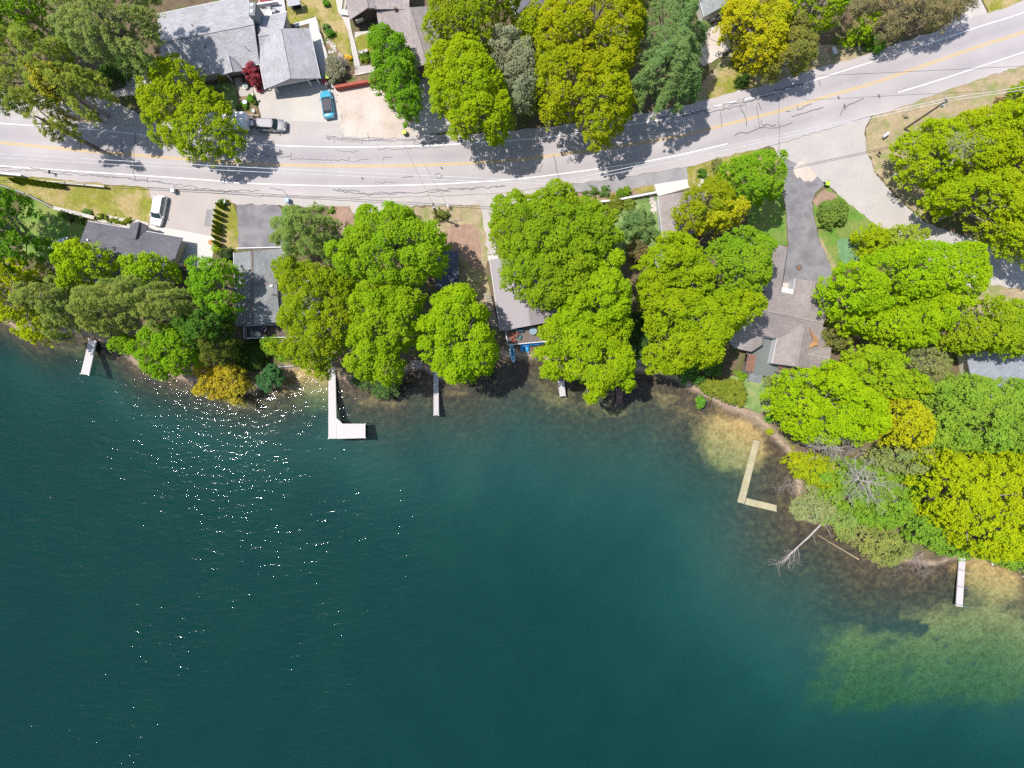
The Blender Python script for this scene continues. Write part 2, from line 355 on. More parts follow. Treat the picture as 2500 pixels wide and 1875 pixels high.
# ---------------------------------------------------------------- sheets on the ground
LAYER=[0.012]
def sheet(name,pts,mt,jit=.12,step=.5,smooth=False,z=None,kind='structure'):
    if z is None: LAYER[0]+=.002; z=LAYER[0]+.05
    a=PA(pts,z)
    if smooth: a=smooth_open(np.vstack([a,a[:1]]),5)[:-1]
    out=[]; rs=np.random.default_rng(len(name)*7+int(abs(a[0,0])*10))
    n=len(a)
    for i in range(n):
        p,q=a[i],a[(i+1)%n]; L=np.hypot(*(q-p)); k=max(1,int(L/step))
        for j in range(k):
            v=p+(q-p)*j/k
            if jit: v=v+rs.normal(0,jit*.5,2)
            out.append(v)
    me=bpy.data.meshes.new(name)
    me.from_pydata([(x,y,z) for x,y in out],[],[tuple(range(len(out)))])
    bm=bmesh.new(); bm.from_mesh(me)
    bmesh.ops.triangulate(bm,faces=bm.faces,ngon_method='EAR_CLIP')
    for f in bm.faces:
        if f.normal.z<0: f.normal_flip()
    bm.to_mesh(me); bm.free()
    me.materials.append(mt); o=bpy.data.objects.new(name,me); link(o); tag(o,kind=kind); return o
def ribbon(name,pts,wid,mt,z,off=0.0,wid2=None,build=True,mb=None,sub=8,smooth=True):
    c=PA(pts,z); c=smooth_open(c,sub) if smooth else c
    t=np.gradient(c,axis=0); t/=np.maximum(np.hypot(t[:,0],t[:,1]),1e-9)[:,None]; nrm=np.stack([-t[:,1],t[:,0]],1)
    l=c+nrm*(off+wid/2); r=c+nrm*(off-wid/2); n=len(c)
    mb=mb or MB()
    mb.add([(x,y,z) for x,y in l]+[(x,y,z) for x,y in r],[(i,n+i,n+i+1,i+1) for i in range(n-1)])
    if build: o=mb.build(name,mt); tag(o,kind='structure'); return o
    return mb
YEL=[(-900,235),(-400,300),(-150,333),(0,348),(113,359),(227,370),(362,381),(500,392),(600,399),(700,403),(850,405),(1003,404),(1171,397),(1300,386),(1476,362),(1600,343),(1679,328),(1777,303),(1902,271),(2000,241),(2136,201),(2307,142),(2418,104),(2500,78),(2800,-30),(3300,-220)]
WT=[(-900,185),(-400,252),(-150,286),(0,301),(226,316),(362,331),(480,341),(601,350),(700,356),(850,359),(1026,356),(1139,350),(1300,339),(1431,321),(1612,292),(1750,258),(1887,226),(2012,188),(2203,127),(2400,62),(2500,30),(2800,-80)]
WB1=[(-900,290),(-400,357),(-150,390),(0,405),(294,425),(500,439),(576,446),(700,451),(850,454),(1026,451),(1150,445),(1300,433),(1489,408),(1560,397),(1650,380),(1776,351)]
WB2=[(2192,226),(2300,193),(2400,160),(2500,127),(2800,22)]
RZ=.20
sheet('side_road',[(1790,320),(1890,362),(1912,395),(1960,425),(2020,448),(2042,470),(2075,503),(2110,530),(2150,560),(2250,620),(2330,680),(2420,770),(2520,850),(2700,960),(2700,700),(2520,640),(2440,605),(2370,583),(2265,545),(2195,490),(2140,428),(2116,370),(2111,318),(2132,270),(2185,232),(2240,200)],SHOULDER,.15)
sheet('gravel_shoulder',[(-200,255),(0,225),(100,225),(255,240),(330,270),(365,300),(520,285),(640,288),(835,293),(990,330),(1130,330),(1200,325),(1400,320),(1500,330),(1400,470),(1240,505),(1120,500),(1000,505),(870,525),(800,505),(700,500),(580,500),(540,490),(360,470),(300,445),(0,420),(-200,400)],SHOULDER,.2)
def road_mesh():
    c=smooth_open(PA(YEL,RZ-.03),8); t=np.gradient(c,axis=0); t/=np.hypot(t[:,0],t[:,1])[:,None]; nr=np.stack([-t[:,1],t[:,0]],1)
    k=13; u=np.linspace(0,1,k); n=len(c); rg_=np.random.default_rng(2)
    off=(u-.5)*9.2-.15; co=c[:,None,:]+nr[:,None,:]*off[None,:,None]
    co[:,0]+=nr*rg_.normal(0,.10,(n,1)); co[:,-1]+=nr*rg_.normal(0,.10,(n,1))
    ii=np.arange(n*k).reshape(n,k); f=np.stack([ii[:-1,:-1],ii[1:,:-1],ii[1:,1:],ii[:-1,1:]],-1).reshape(-1,4)[:,::-1]
    me=fast_mesh('road',np.column_stack([co.reshape(-1,2),np.full(n*k,RZ-.03)]),f)
    at=me.attributes.new('across','FLOAT','POINT'); at.data.foreach_set('value',np.tile(u,n).astype(np.float32)); me.materials.append(ROAD)
    o=bpy.data.objects.new('road',me); link(o); tag(o,kind='structure')
    if me.polygons[0].normal.z<0: me.flip_normals()
road_mesh()
mk=MB()
for o_ in (-.13,.13): ribbon('',YEL,.10,None,RZ,off=o_,build=False,mb=mk)
tag(mk.build('centre_line',YELLOWP),kind='structure')
mk=MB()
for pts in (WT,WB1,WB2): ribbon('',pts,.15,None,RZ,build=False,mb=mk)
tag(mk.build('edge_line',WHITEP),kind='structure')
# tar-sealed cracks
rs=random.Random(11)
ck=MB(); CKZ=[RZ+.005]
def crack(pts,w=.07,wob=.10):
    a=[np.array((p[0],p[1],0.)) for p in pts]
    CKZ[0]+=.00015
    out=[]
    for i in range(len(a)-1):
        k=max(1,int(np.linalg.norm(a[i+1]-a[i])/7))
        for j in range(k): out.append((a[i]+(a[i+1]-a[i])*j/k)[:2]+np.array((rs.gauss(0,wob*16),rs.gauss(0,wob*16))))
    out.append(a[-1][:2])
    ribbon('',out,w*rs.uniform(.7,1.2),None,CKZ[0],build=False,mb=ck,sub=3)
def crackrow(pts,branch=.5,n=2,spread=6,w=.07):
    c=smooth_open(pts,4)
    for k in range(n):
        i=0
        while i<len(c)-2:
            j=min(len(c)-1,i+rs.randint(3,8))
            off=rs.uniform(-spread,spread)
            crack([(x,y+off) for x,y in c[i:j]],w)
            if rs.random()<branch:
                x,y=c[i]; crack([(x,y+off),(x+rs.uniform(-6,6),y+off+rs.choice((-1,1))*rs.uniform(6,16))],w*.8)
            i=j-(1 if rs.random()<.7 else -1)
crackrow([(0,415),(60,412),(110,418),(200,428),(290,436),(360,445),(480,458),(560,464),(650,462)],.3,2,4,.09)
crackrow([(800,337),(850,340),(920,344),(1010,346),(1100,342),(1160,338)],.7,4,7,.06)
crackrow([(820,366),(900,366),(1000,364),(1100,360)],.8,1,3,.06)
crackrow([(710,385),(780,387),(850,391),(900,388),(970,386)],.8,1,4,.07)
crackrow([(812,466),(900,470),(1000,468),(1080,466),(1160,461),(1250,455)],.3,2,4,.10)
crackrow([(1610,285),(1660,280),(1720,268),(1780,258),(1830,245),(1890,228),(1980,205)],.6,3,7,.09)
crackrow([(1795,330),(1830,322),(1850,313),(1870,305),(1900,302)],.5,1,3,.11)
crackrow([(1920,275),(1945,268),(1990,250)],.5,1,2,.11)
crackrow([(980,433),(1015,433)],.3,1,1,.1); crackrow([(920,443),(980,444)],.9,1,2,.06)
for p in ([(1902,236),(1901,280),(1903,320),(1903,360),(1898,372)],[(1847,257),(1852,290),(1853,312),(1900,311),(1935,298)],[(1807,256),(1818,280),(1823,300),(1822,308)],[(1851,248),(1860,270)],[(1760,270),(1762,310)],[(1352,378),(1356,405),(1365,432)],[(1322,402),(1318,420),(1300,416)],[(330,322),(327,365),(325,420),(331,440)],[(296,340),(299,375)],[(200,320),(196,364)],[(1998,195),(2003,210)],[(1905,225),(1912,240)],[(610,382),(640,376),(665,384),(710,381)],[(1080,432),(1070,422),(1062,430),(1072,436),(1082,428)],[(690,462),(700,475),(699,488)],[(660,460),(690,463)],[(360,338),(420,349)],[(2050,285),(2060,262),(2110,240)],[(1930,285),(2010,262)]):
    crack(p,.09,.06)
for x,y,l in ((2062,260,9),(2146,234,6),(2047,238,5),(1078,410,4),(884,435,5)):
    ck.add([tuple(P(x-2,y-l,CKZ[0]+.002)),tuple(P(x+3,y-l*.2,CKZ[0]+.002)),tuple(P(x+3,y+l,CKZ[0]+.002)),tuple(P(x-2.5,y+l*.2,CKZ[0]+.002))],[(3,2,1,0)])
tag(ck.build('crack_sealant',TAR),kind='structure')
# drives, paths, yards
S=sheet
S('shoulder_grass',[(143,284),(200,281),(240,285),(265,302),(180,297)],MULCH,.2)
S('driveway',[(612,196),(816,198),(835,294),(830,300),(640,292)],CONC,.02)
S('parking_lot',[(817,212),(915,196),(965,262),(1005,300),(1060,322),(990,342),(842,338),(833,290)],SAND,.25)
S('driveway',[(1005,175),(1070,165),(1075,280),(1120,318),(1005,332),(1012,250)],CONC,.04)
S('driveway',[(362,452),(460,460),(545,466),(540,492),(526,505),(514,579),(363,549),(371,500)],DRIVEL,.05)
S('driveway_patch',[(505,511),(521,512),(514,554),(498,552)],ASPHD,.02)
S('patio',[(362,548),(519,577),(524,584),(522,605),(515,648),(470,665),(425,655),(446,585),(361,567)],CONCW,.01)
S('driveway',[(578,500),(676,500),(700,520),(700,607),(580,610)],ASPH,.05)
S('lawn',[(-60,416),(60,423),(150,428),(300,443),(362,452),(372,500),(361,547),(330,541),(235,530),(133,503),(60,470),(0,448),(-60,440)],LAWNDRY,.15)
S('lawn',[(60,480),(130,508),(200,526),(220,545),(190,606),(140,640),(60,620),(40,540)],LAWN,.2)
S('lawn',[(528,497),(540,489),(562,489),(580,525),(583,610),(563,628),(545,610),(524,583),(516,572),(521,540)],LAWNDRY,.15)
S('yard',[(1000,507),(1172,500),(1195,545),(1198,625),(1185,660),(1200,730),(1190,740),(1120,720),(1090,640),(1080,600),(1030,535)],VERGE,.25)
S('mulch_bed',[(1078,580),(1098,556),(1140,548),(1160,552),(1170,580),(1174,620),(1176,655),(1150,650),(1120,622),(1095,605)],MULCH,.25,smooth=True)
S('garden_bed',[(800,504),(852,503),(862,515),(868,560),(835,575),(810,540)],MULCH,.25)
S('path',[(1174,500),(1240,502),(1222,560),(1206,622),(1192,622),(1186,570)],SHOULDER,.3)
S('road_apron',[(1318,440),(1480,426),(1600,411),(1695,396),(1681,440),(1600,452),(1500,470),(1440,466),(1322,474)],ASPHD,.15)
S('driveway',[(1597,450),(1680,437),(1683,458),(1605,480)],CONCW,.01)
S('garden_bed',[(1410,472),(1500,468),(1595,450),(1600,464),(1500,486),(1420,492)],MULCH,.15)
S('lawn',[(1545,462),(1594,451),(1599,466),(1560,474)],LAWNDRY,.1)
S('lawn',[(1500,492),(1605,475),(1612,560),(1600,600),(1540,640),(1500,600)],LAWNL,.2)
S('lawn',[(1678,440),(1682,400),(1715,382),(1790,362),(1855,365),(1885,378),(1895,400),(1800,440),(1720,480),(1690,470)],LAWNDRY,.15,smooth=True)
S('lawn',[(1840,470),(1908,462),(1919,520),(1922,600),(1880,595),(1820,560)],LAWN,.1)
S('driveway',[(1908,385),(1925,390),(1995,428),(2013,450),(1990,472),(1983,495),(1985,520),(1998,580),(2032,662),(2022,697),(1900,700),(1925,600),(1920,520),(1911,465)],ASPH,.08)
S('sand_patch',[(1935,405),(1960,395),(1998,430),(1990,445),(1945,435)],SAND,.3)
S('lawn',[(1986,490),(2020,455),(2050,478),(2115,530),(2170,570),(2150,620),(2060,660),(2036,664),(2000,582),(1987,530)],LAWN,.2)
S('garden_bed',[(1985,490),(2012,462),(2040,474),(2050,492),(2000,512)],MULCH,.2)
S('ground_cover',[(2045,590),(2085,575),(2110,610),(2085,640),(2055,640)],BLUEPLANT,.3,smooth=True)
S('dirt_strip',[(1998,580),(2005,578),(2042,655),(2034,664)],VERGE,.15)
S('lawn',[(1780,918),(1895,925),(1892,1000),(1855,1006),(1815,995),(1790,960)],LAWNL,.2)
S('verge',[(2114,318),(2134,273),(2188,236),(2300,195),(2420,158),(2520,125),(2620,90),(2620,300),(2400,290),(2260,310),(2250,400),(2270,490),(2262,543),(2195,488),(2142,426),(2118,370)],VERGE,.25)
S('verge',[(2290,790),(2380,692),(2480,706),(2640,725),(2640,830),(2480,800)],VERGE,.3)
S('verge',[(1690,290),(1715,200),(1790,120),(1900,110),(2060,110),(2165,122),(2050,160),(1980,182),(1880,216),(1780,250),(1730,265)],VERGE,.2)
S('lawn',[(1730,205),(1800,140),(1830,175),(1850,205),(1760,240),(1725,235)],LAWNDRY,.3,smooth=True)
S('sandy_bank',[(1705,55),(1770,55),(1785,110),(1770,135),(1720,160),(1700,150)],SAND,.35)
S('driveway',[(2350,20),(2390,-10),(2414,38),(2330,64),(2300,66)],CONC,.04)
S('lawn',[(2388,-30),(2640,-110),(2640,-30),(2520,0),(2416,37)],LAWNDRY,.15)
S('lawn',[(690,-60),(820,-60),(826,30),(850,70),(858,130),(850,170),(825,150),(795,100),(770,40),(705,60)],LAWNDRY,.1)
S('garden_bed',[(790,95),(800,90),(850,150),(862,168),(870,190),(820,205),(802,180)],SOIL,.2)
S('path',[(813,-30),(845,-30),(850,20),(854,50),(858,75),(868,110),(880,162),(866,163),(858,125),(850,75),(836,45),(826,30)],CONC,.03)
S('path',[(866,78),(915,74),(918,92),(880,92),(866,100)],CONC,.03)
S('lawn',[(866,92),(885,83),(916,78),(912,126),(874,130)],LAWNDRY,.1)
S('terrace',[(866,164),(960,150),(970,175),(866,180)],DRIVEL,.02)
S('garden_bed',[(850,184),(915,170),(920,195),(840,208)],SOIL,.15)
S('walkway',[(716,57),(770,41),(776,70),(786,105),(796,135),(806,188),(788,192),(767,112),(755,68),(755,57),(722,66)],CONCW,.01)
S('lawn',[(500,208),(573,204),(580,240),(576,276),(530,268),(505,240)],LAWNL,.2)
S('path',[(572,190),(590,190),(593,214),(617,213),(620,232),(598,235),(585,236),(577,216)],MATS['pink_grey_concrete'],.01)
S('garden_bed',[(577,246),(592,236),(621,231),(631,282),(590,277)],SOIL,.06)
S('walkway',[(254,239),(300,236),(345,229),(360,222),(385,170),(308,175),(303,214),(276,222)],CONC,.02)
S('gravel_bed',[(228,528),(262,524),(300,534),(325,534),(363,545),(360,553),(322,547),(319,556),(232,540)],STONE,.08)
# ---------------------------------------------------------------- trees
LIME=(.215,.335,.006); YLIME=(.30,.375,.006); YEL_=(.43,.37,.008); GREEN=(.16,.295,.012); MID=(.145,.25,.018); OLIVE=(.215,.245,.030)
DEEP=(.075,.18,.020); PINE=(.20,.27,.07); PINEG=(.145,.245,.075); PINED=(.07,.135,.030); SILV=(.235,.275,.165); PALE=(.25,.32,.10); KHAKI=(.22,.205,.095)
GOLD=(.33,.33,.03); RED=(.27,.05,.065); WILL=(.15,.26,.085)
def quads(c,nrm,a,b,rng):
    t=rng.normal(size=c.shape); t-=nrm*(t*nrm).sum(1)[:,None]; t/=np.linalg.norm(t,axis=1)[:,None]+1e-9
    s=np.cross(nrm,t); a=a[:,None]; b=b[:,None]
    v=np.stack([c-t*a,c+s*b,c+t*a,c-s*b],1).reshape(-1,3)
    return v
def samp(poly,s,rng):
    lo=poly.min(0); hi=poly.max(0)
    X,Y=np.meshgrid(np.arange(lo[0],hi[0]+s,s),np.arange(lo[1],hi[1]+s,s))
    p=np.stack([X.ravel(),Y.ravel()],1)+rng.uniform(-.5,.5,(X.size,2))*s
    return p[pip(p,poly)]
def tree(name,label,px,ht,col,style='leaf',base=.3,seed=None,gap=.26,dens=1.0,puff=None,leaf=None,cat='tree',group=None,bark=None,zref=None,limbs=True,lobe=None,fill=.55,trunk=None):
    seed=seed if seed is not None else int(px[0][0]*7+px[0][1]*13)%99991
    rng=np.random.default_rng(seed)
    if ht>=8: ht*=1.28; base=1-(1-base)/1.28
    zr=ht*(zref if zref is not None else base+(1-base)*(.26 if style=='needle' else .38))
    poly=PA(px,zr)
    # break the outline up
    q=smooth_open(np.vstack([poly,poly[:1]]),4)[:-1]
    cen=poly.mean(0)
    if pip(cen[None],poly)[0]==False: cen=samp(poly,1.0,rng).mean(0)
    zb=ht*base; zt=ht
    nd=style=='needle'; sm=style=='shrub'
    puff=puff or (.30 if nd else (.26 if sm else .36)); lobe=lobe or (1.7 if nd else (1.0 if sm else 2.3))
    leaf=leaf or (.15 if nd else (.10 if sm else .118))
    lobe=min(lobe,max(.5,np.ptp(poly,axis=0).min()*.3))
    lob0=lobe
    cand=samp(q,lobe*.5,rng); rng.shuffle(cand); lc=[]
    sp=1.15 if nd else .62
    for c in cand:
        if all((c[0]-k[0])**2+(c[1]-k[1])**2>lobe*lobe*sp for k in lc): lc.append(c)
    lc=np.array(lc) if len(lc) else cen[None]
    lw=rng.uniform(.6,1.2,len(lc)); lz=rng.uniform(-.6,.5,len(lc))
    # sample a little past the outline so single boughs stick out of it
    s_=puff*.92/math.sqrt(dens); ex=.35 if not sm else .2
    lo=q.min(0)-ex; hi=q.max(0)+ex
    X,Y=np.meshgrid(np.arange(lo[0],hi[0]+s_,s_),np.arange(lo[1],hi[1]+s_,s_))
    P2=np.stack([X.ravel(),Y.ravel()],1)+rng.uniform(-.5,.5,(X.size,2))*s_
    ins=pip(P2,q); d=dist_edges(P2,q); ok=ins|(d<ex); P2=P2[ok]; d=np.where(ins,d,-d)[ok]
    R=max(d.max(),.3)
    rel=P2[:,None,:]-lc[None]
    if nd:
        dr=lc-cen; dr/=np.linalg.norm(dr,axis=1)[:,None]+1e-6
        al=(rel*dr[None]).sum(2)/2.2; ac=(rel[...,0]*-dr[None,:,1]+rel[...,1]*dr[None,:,0])/.62
        dl=np.hypot(al,ac)/(lobe*.78*lw)
    else: dl=np.hypot(rel[...,0],rel[...,1])/(lobe*.74*lw)
    bi=dl.argmin(1); bump=np.clip(1-dl.min(1)**2,0,1)**.7
    # sprays on each bough: jittered cells of about 0.8 m
    cs=.8 if nd else (.5 if sm else .68); off=rng.uniform(0,9,2); b2=np.full(len(P2),9.)
    cell=np.floor((P2+off)/cs).astype(np.int64)
    for ix in (-1,0,1):
        for iy in (-1,0,1):
            cc=cell+np.array([ix,iy]); hh=(cc[:,0]*73856093^cc[:,1]*19349663^(seed*83492791))&0xffff
            jx=(hh%251)/251.; jy=(hh//251%257)/257.
            b2=np.minimum(b2,np.hypot((cc[:,0]+jx)*cs-P2[:,0]-off[0],(cc[:,1]+jy)*cs-P2[:,1]-off[1])/(cs*.62))
    b2=np.clip(1-b2**2,0,1)
    e_=1.4 if not sm else .4
    ok=np.where(d<0,(bump>.34)&(b2>.22),(d>e_)|((bump>.26*(1-np.clip(d,0,e_)/e_))&(b2>.25*(1-np.clip(d,0,e_)/e_))))
    P2=P2[ok]; d=d[ok]; bi=bi[ok]; bump=bump[ok]; b2=b2[ok]
    t=np.clip((d+.25)/(R if nd else min(R,4.2)),0,1)
    dome=(t**.85) if nd else np.sqrt(1-(1-t)**2)
    lh=(2.3 if nd else (.45 if sm else 2.3))*min(1,lobe/1.7)
    H=zt-zb
    z=zb+H*(.12+.78*dome)+lh*(bump-.65)+lz[bi]*lh*.8+(.7 if nd else (.22 if sm else .5))*(b2-.5)
    if not sm: z+=H*.08*np.sin(P2[:,0]*.55+seed)*np.cos(P2[:,1]*.6+seed*.3)
    pr=np.clip((.34-bump)/.34,0,1)*gap*3.0+np.clip((.30-b2)/.30,0,1)*gap*1.6+gap*.18
    keep=rng.random(len(P2))>pr
    fill=fill*(.65 if nd else .85)
    # lower storeys, seen through gaps and along the sides
    nf=int(len(P2)*fill); ix=rng.integers(0,len(P2),nf); F2=P2[ix]+rng.normal(0,.25,(nf,2))
    fz=zb+(z[ix]-zb-.5)*rng.uniform(-.15,.95,nf)
    ed=np.nonzero(d<1.1)[0]; ne=int(len(ed)*(.8 if not sm else 1.2)); ie=rng.choice(ed,ne) if len(ed) else np.zeros(0,int)
    ez=zb+(z[ie]-zb)*rng.uniform(-.35,1.0,len(ie)); E2=P2[ie]+(cen-P2[ie])*rng.uniform(0,.12,(len(ie),1))
    C=np.vstack([np.column_stack([P2[keep],z[keep]]),np.column_stack([F2,fz]),np.column_stack([E2,ez])])
    C[:,2]=np.maximum(C[:,2],.12)
    n_l=(15 if nd else (16 if sm else 21))
    r=puff*rng.uniform(.6,1.35,len(C))
    u=rng.normal(size=(len(C),n_l,3)); u[...,2]=np.abs(u[...,2])*1.0-.25; u/=np.linalg.norm(u,axis=2)[...,None]
    pos=C[:,None,:]+u*(r[:,None,None]*rng.uniform(.55,1.1,(len(C),n_l,1)))
    nr=u*.62+np.array([-.18,.07,.62])+rng.normal(0,.36,u.shape)
    pos=pos.reshape(-1,3); nr=nr.reshape(-1,3)
    if nd:
        # needles sweep outward along the bough
        a=rng.uniform(1.1,2.2,len(pos))*leaf; b=rng.uniform(.22,.4,len(pos))*leaf
        nr[:,2]+=.2
    else:
        a=rng.uniform(.7,1.35,len(pos))*leaf; b=a*rng.uniform(.6,.95,len(pos))
    nr/=np.linalg.norm(nr,axis=1)[:,None]
    pos[:,2]=np.maximum(pos[:,2],.08)
    v=quads(pos,nr,a,b,rng)
    me=fast_mesh('crown',v-np.array([cen[0],cen[1],0]),np.arange(len(v)).reshape(-1,4))
    me.materials.append(leafmat(col))
    root=empty(name,(cen[0],cen[1],0),0,label,cat,group)
    link(bpy.data.objects.new('crown' if not sm else 'foliage',me),root)
    # trunk and limbs
    mb=MB(); tr=trunk or max(.03,ht*.016)
    top=Vector((rng.normal(0,.2),rng.normal(0,.2),zb+H*(.75 if nd else .4)))
    if sm: top.z=ht*.4
    mb.tube([(0,0,-.6),(0.03,0,zb*.5),tuple(top*.7+Vector((0,0,zb*.2))),tuple(top)],[tr*1.35,tr,tr*.8,tr*.35],7)
    if limbs:
        for i in range(min(len(lc),26)):
            e=lc[i]-cen; ze=zb+H*.45*min(1,.3+np.random.default_rng(i).random())
            j=np.argmin(np.hypot(*(P2-lc[i]).T)); ze=max(.1,z[j]-lh*.7-.25)
            s=Vector((0,0,zb*.75+rng.uniform(0,.5)*(top.z-zb*.75)))
            md=Vector((e[0]*.5,e[1]*.5,s.z+(ze-s.z)*.62))+Vector(rng.normal(0,.15,3))
            mb.tube([s,md,(e[0],e[1],ze)],[tr*.5,tr*.33,tr*.12],5,cap=False)
    mb.build('trunk' if not sm else 'stem',bark or (BARKG if not nd else BARK),root,fix=False)
    return root
def twigs(mb,p,d,L,r,depth,rng,spread=.55,nb=(3,5),up=.12):
    d=Vector(d).normalized(); n=4; pts=[Vector(p)]; rr=[r]
    for i in range(n):
        d=(d+Vector(rng.normal(0,.13,3))+Vector((0,0,up*.3))).normalized()
        pts.append(pts[-1]+d*L/n); rr.append(r*(1-.6*(i+1)/n))
    mb.tube(pts,rr,5 if r>.03 else 4,cap=False)
    if depth==0: return
    for k in range(rng.integers(*nb)):
        i=rng.integers(1,n+1); b=pts[i]
        a=Vector(rng.normal(0,1,3)); a-=d*a.dot(d); a.normalize()
        twigs(mb,b,d*(1-spread)+a*spread+Vector((0,0,up)),L*rng.uniform(.45,.72),max(.012,rr[i]*.6),depth-1,rng,spread,nb,up)
def bare(name,label,x,y,z0,dirs,L,r,depth,seed,mt=BARKG,cat='dead tree',height=3.0,spread=.55,nb=(3,5),up=.1):
    rng=np.random.default_rng(seed); b=P(x,y,z0); root=empty(name,(b.x,b.y,0),0,label,cat)
    mb=MB(); mb.tube([(0,0,-1.0),(0,0,z0*.5),(0,0,z0)],[r*1.6,r*1.35,r*1.1],7)
    mb.build('trunk',mt,root,fix=False)
    mb=MB()
    st=Vector((rng.normal(0,1),rng.normal(0,1),.25)).normalized()*L*.75
    mb.tube([(0,0,z0-.1),tuple(Vector((0,0,z0))+st*.5),tuple(Vector((0,0,z0))+st)],[r,r*.8,r*.4],6)
    for i,d in enumerate(dirs): twigs(mb,Vector((0,0,z0-.05))+st*rng.uniform(0,1),Vector(d)+st.normalized()*.35,L*rng.uniform(.55,1.15),r*.6,depth,rng,spread,nb,up)
    mb.build('branches',mt,root,fix=False); return root
T=tree
# --- north-west corner and along the road
T('maple_tree','bright green maple in the top left corner of the photo',[(-60,-40),(150,-40),(140,30),(80,75),(20,60),(-60,50)],13,GREEN)
T('pine_tree','tall dull green pine standing left of the large light grey house roof',[(130,-60),(340,-60),(366,-10),(366,60),(368,100),(340,145),(270,135),(200,125),(150,85),(120,40)],17,PINE,'needle',gap=.34,base=.5)
T('pine_tree','yellowish green pine leaning over the road shoulder at the left edge',[(-60,50),(50,60),(130,75),(170,140),(245,190),(258,250),(205,275),(160,272),(130,250),(100,232),(30,252),(-60,240)],16,(.21,.285,.04),'needle',gap=.35)
T('pine_tree','small drooping pine tip reaching over the white road line at far left',[(95,240),(145,248),(150,290),(185,318),(185,335),(170,346),(155,340),(150,310),(130,320),(108,325),(88,318),(78,295)],13,(.20,.245,.03),'needle',gap=.35,fill=.4)
T('young_tree','small golden tree among the dark pines above the left road shoulder',[(92,195),(105,165),(125,160),(150,172),(160,205),(130,228),(100,215)],13.5,GOLD,base=.55)
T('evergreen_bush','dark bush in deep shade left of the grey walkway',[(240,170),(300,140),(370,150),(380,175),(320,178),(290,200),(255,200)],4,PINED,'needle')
T('roadside_tree','large airy lime green tree hiding the white trailer beside the road',[(410,142),(440,142),(468,155),(485,180),(500,215),(525,228),(545,250),(572,278),(590,300),(568,318),(585,342),(560,370),(535,365),(508,385),(480,375),(455,380),(430,365),(405,350),(370,338),(365,310),(350,295),(352,260),(338,240),(345,215),(370,190),(375,155)],9.6,(.235,.33,.008),gap=.34,fill=.3,lobe=1.6)
T('red_maple_tree','small dark red maple tucked beside the carport roof',[(603,172),(612,165),(620,162),(630,168),(637,180),(637,198),(625,205),(612,203),(603,192)],3.6,RED,base=.2,puff=.3,leaf=.1,lobe=.9)
T('narrow_tree','narrow deep green tree in front of the brown roofed house',[(912,75),(935,75),(965,80),(985,95),(990,120),(1008,140),(998,158),(1010,168),(1020,215),(1030,235),(1015,255),(1018,275),(985,288),(962,270),(945,235),(914,215),(912,190),(916,165),(905,140),(900,108)],9.2,(.125,.275,.012),lobe=1.5)
T('maple_tree','olive lime broad tree at the top edge right of the brown roof',[(1045,-40),(1250,-40),(1262,0),(1232,40),(1215,72),(1195,100),(1130,108),(1070,98),(1032,88),(1038,50),(1050,20)],13,(.20,.28,.008),gap=.14,lobe=1.7)
T('maple_tree','dense bright lime maple whose round shadow lies on a concrete drive',[(1075,108),(1110,100),(1165,102),(1180,130),(1200,155),(1230,180),(1235,230),(1252,265),(1232,318),(1200,330),(1190,343),(1140,333),(1110,318),(1095,298),(1068,275),(1052,220),(1062,190),(1045,165),(1040,135),(1055,115)],14,(.235,.345,.006),gap=.14)
T('silver_tree','silvery grey leaved tree between two bright lime maples near the road',[(1210,85),(1235,72),(1268,95),(1296,112),(1308,150),(1308,200),(1298,248),(1268,262),(1240,228),(1217,170),(1197,130)],11,SILV,gap=.3,leaf=.10,puff=.36,lobe=1.6)
T('bushy_tree','dull green bush below the silvery tree by the road verge',[(1256,225),(1310,222),(1325,262),(1298,282),(1262,266)],5,(.12,.19,.04),gap=.3)
T('oak_tree','huge golden green oak at the top edge above the road',[(1345,-40),(1555,-40),(1575,15),(1565,75),(1555,120),(1500,150),(1420,140),(1350,140),(1312,110),(1315,60),(1330,20)],15,(.265,.315,.006),gap=.22,lobe=1.6)
T('oak_tree','golden green oak hanging over the road, largest beside the blue green pine',[(1315,110),(1390,130),(1480,130),(1550,120),(1540,175),(1528,195),(1545,240),(1538,268),(1520,298),(1492,308),(1490,328),(1465,343),(1450,340),(1435,310),(1418,288),(1378,268),(1350,296),(1332,282),(1322,240),(1310,190)],14,(.25,.31,.006),gap=.28,lobe=1.6)
T('young_tree','small lime tree beside the dark slate roof at the top edge',[(1268,45),(1310,20),(1333,60),(1312,98),(1272,92),(1252,65)],8,(.22,.31,.008),gap=.3)
T('pine_tree','blue green pine between the golden oak and the sage roofed house',[(1572,-40),(1688,-40),(1702,20),(1728,60),(1724,105),(1703,130),(1710,190),(1698,232),(1665,245),(1640,252),(1602,262),(1572,240),(1545,200),(1560,150),(1578,110),(1562,60)],16,PINEG,'needle',gap=.28)
T('yellow_tree','brightest yellow tree above the road at the top right',[(1770,-30),(1900,-30),(1912,15),(1917,60),(1920,105),(1915,138),(1880,155),(1852,155),(1822,140),(1812,95),(1772,78),(1767,40)],10,(.365,.385,.010),gap=.2,lobe=1.5)
T('yellow_bush','low yellow bush at the left foot of the bright yellow tree',[(1782,132),(1800,120),(1826,128),(1820,150),(1797,158)],4,(.36,.36,.012),base=.1)
T('olive_tree','olive green round tree right of the bright yellow tree',[(1912,45),(1935,42),(1960,57),(1980,85),(1984,120),(1978,158),(1950,170),(1915,180),(1872,178),(1860,155),(1900,140),(1912,95)],8,(.205,.22,.045),gap=.22,leaf=.11)
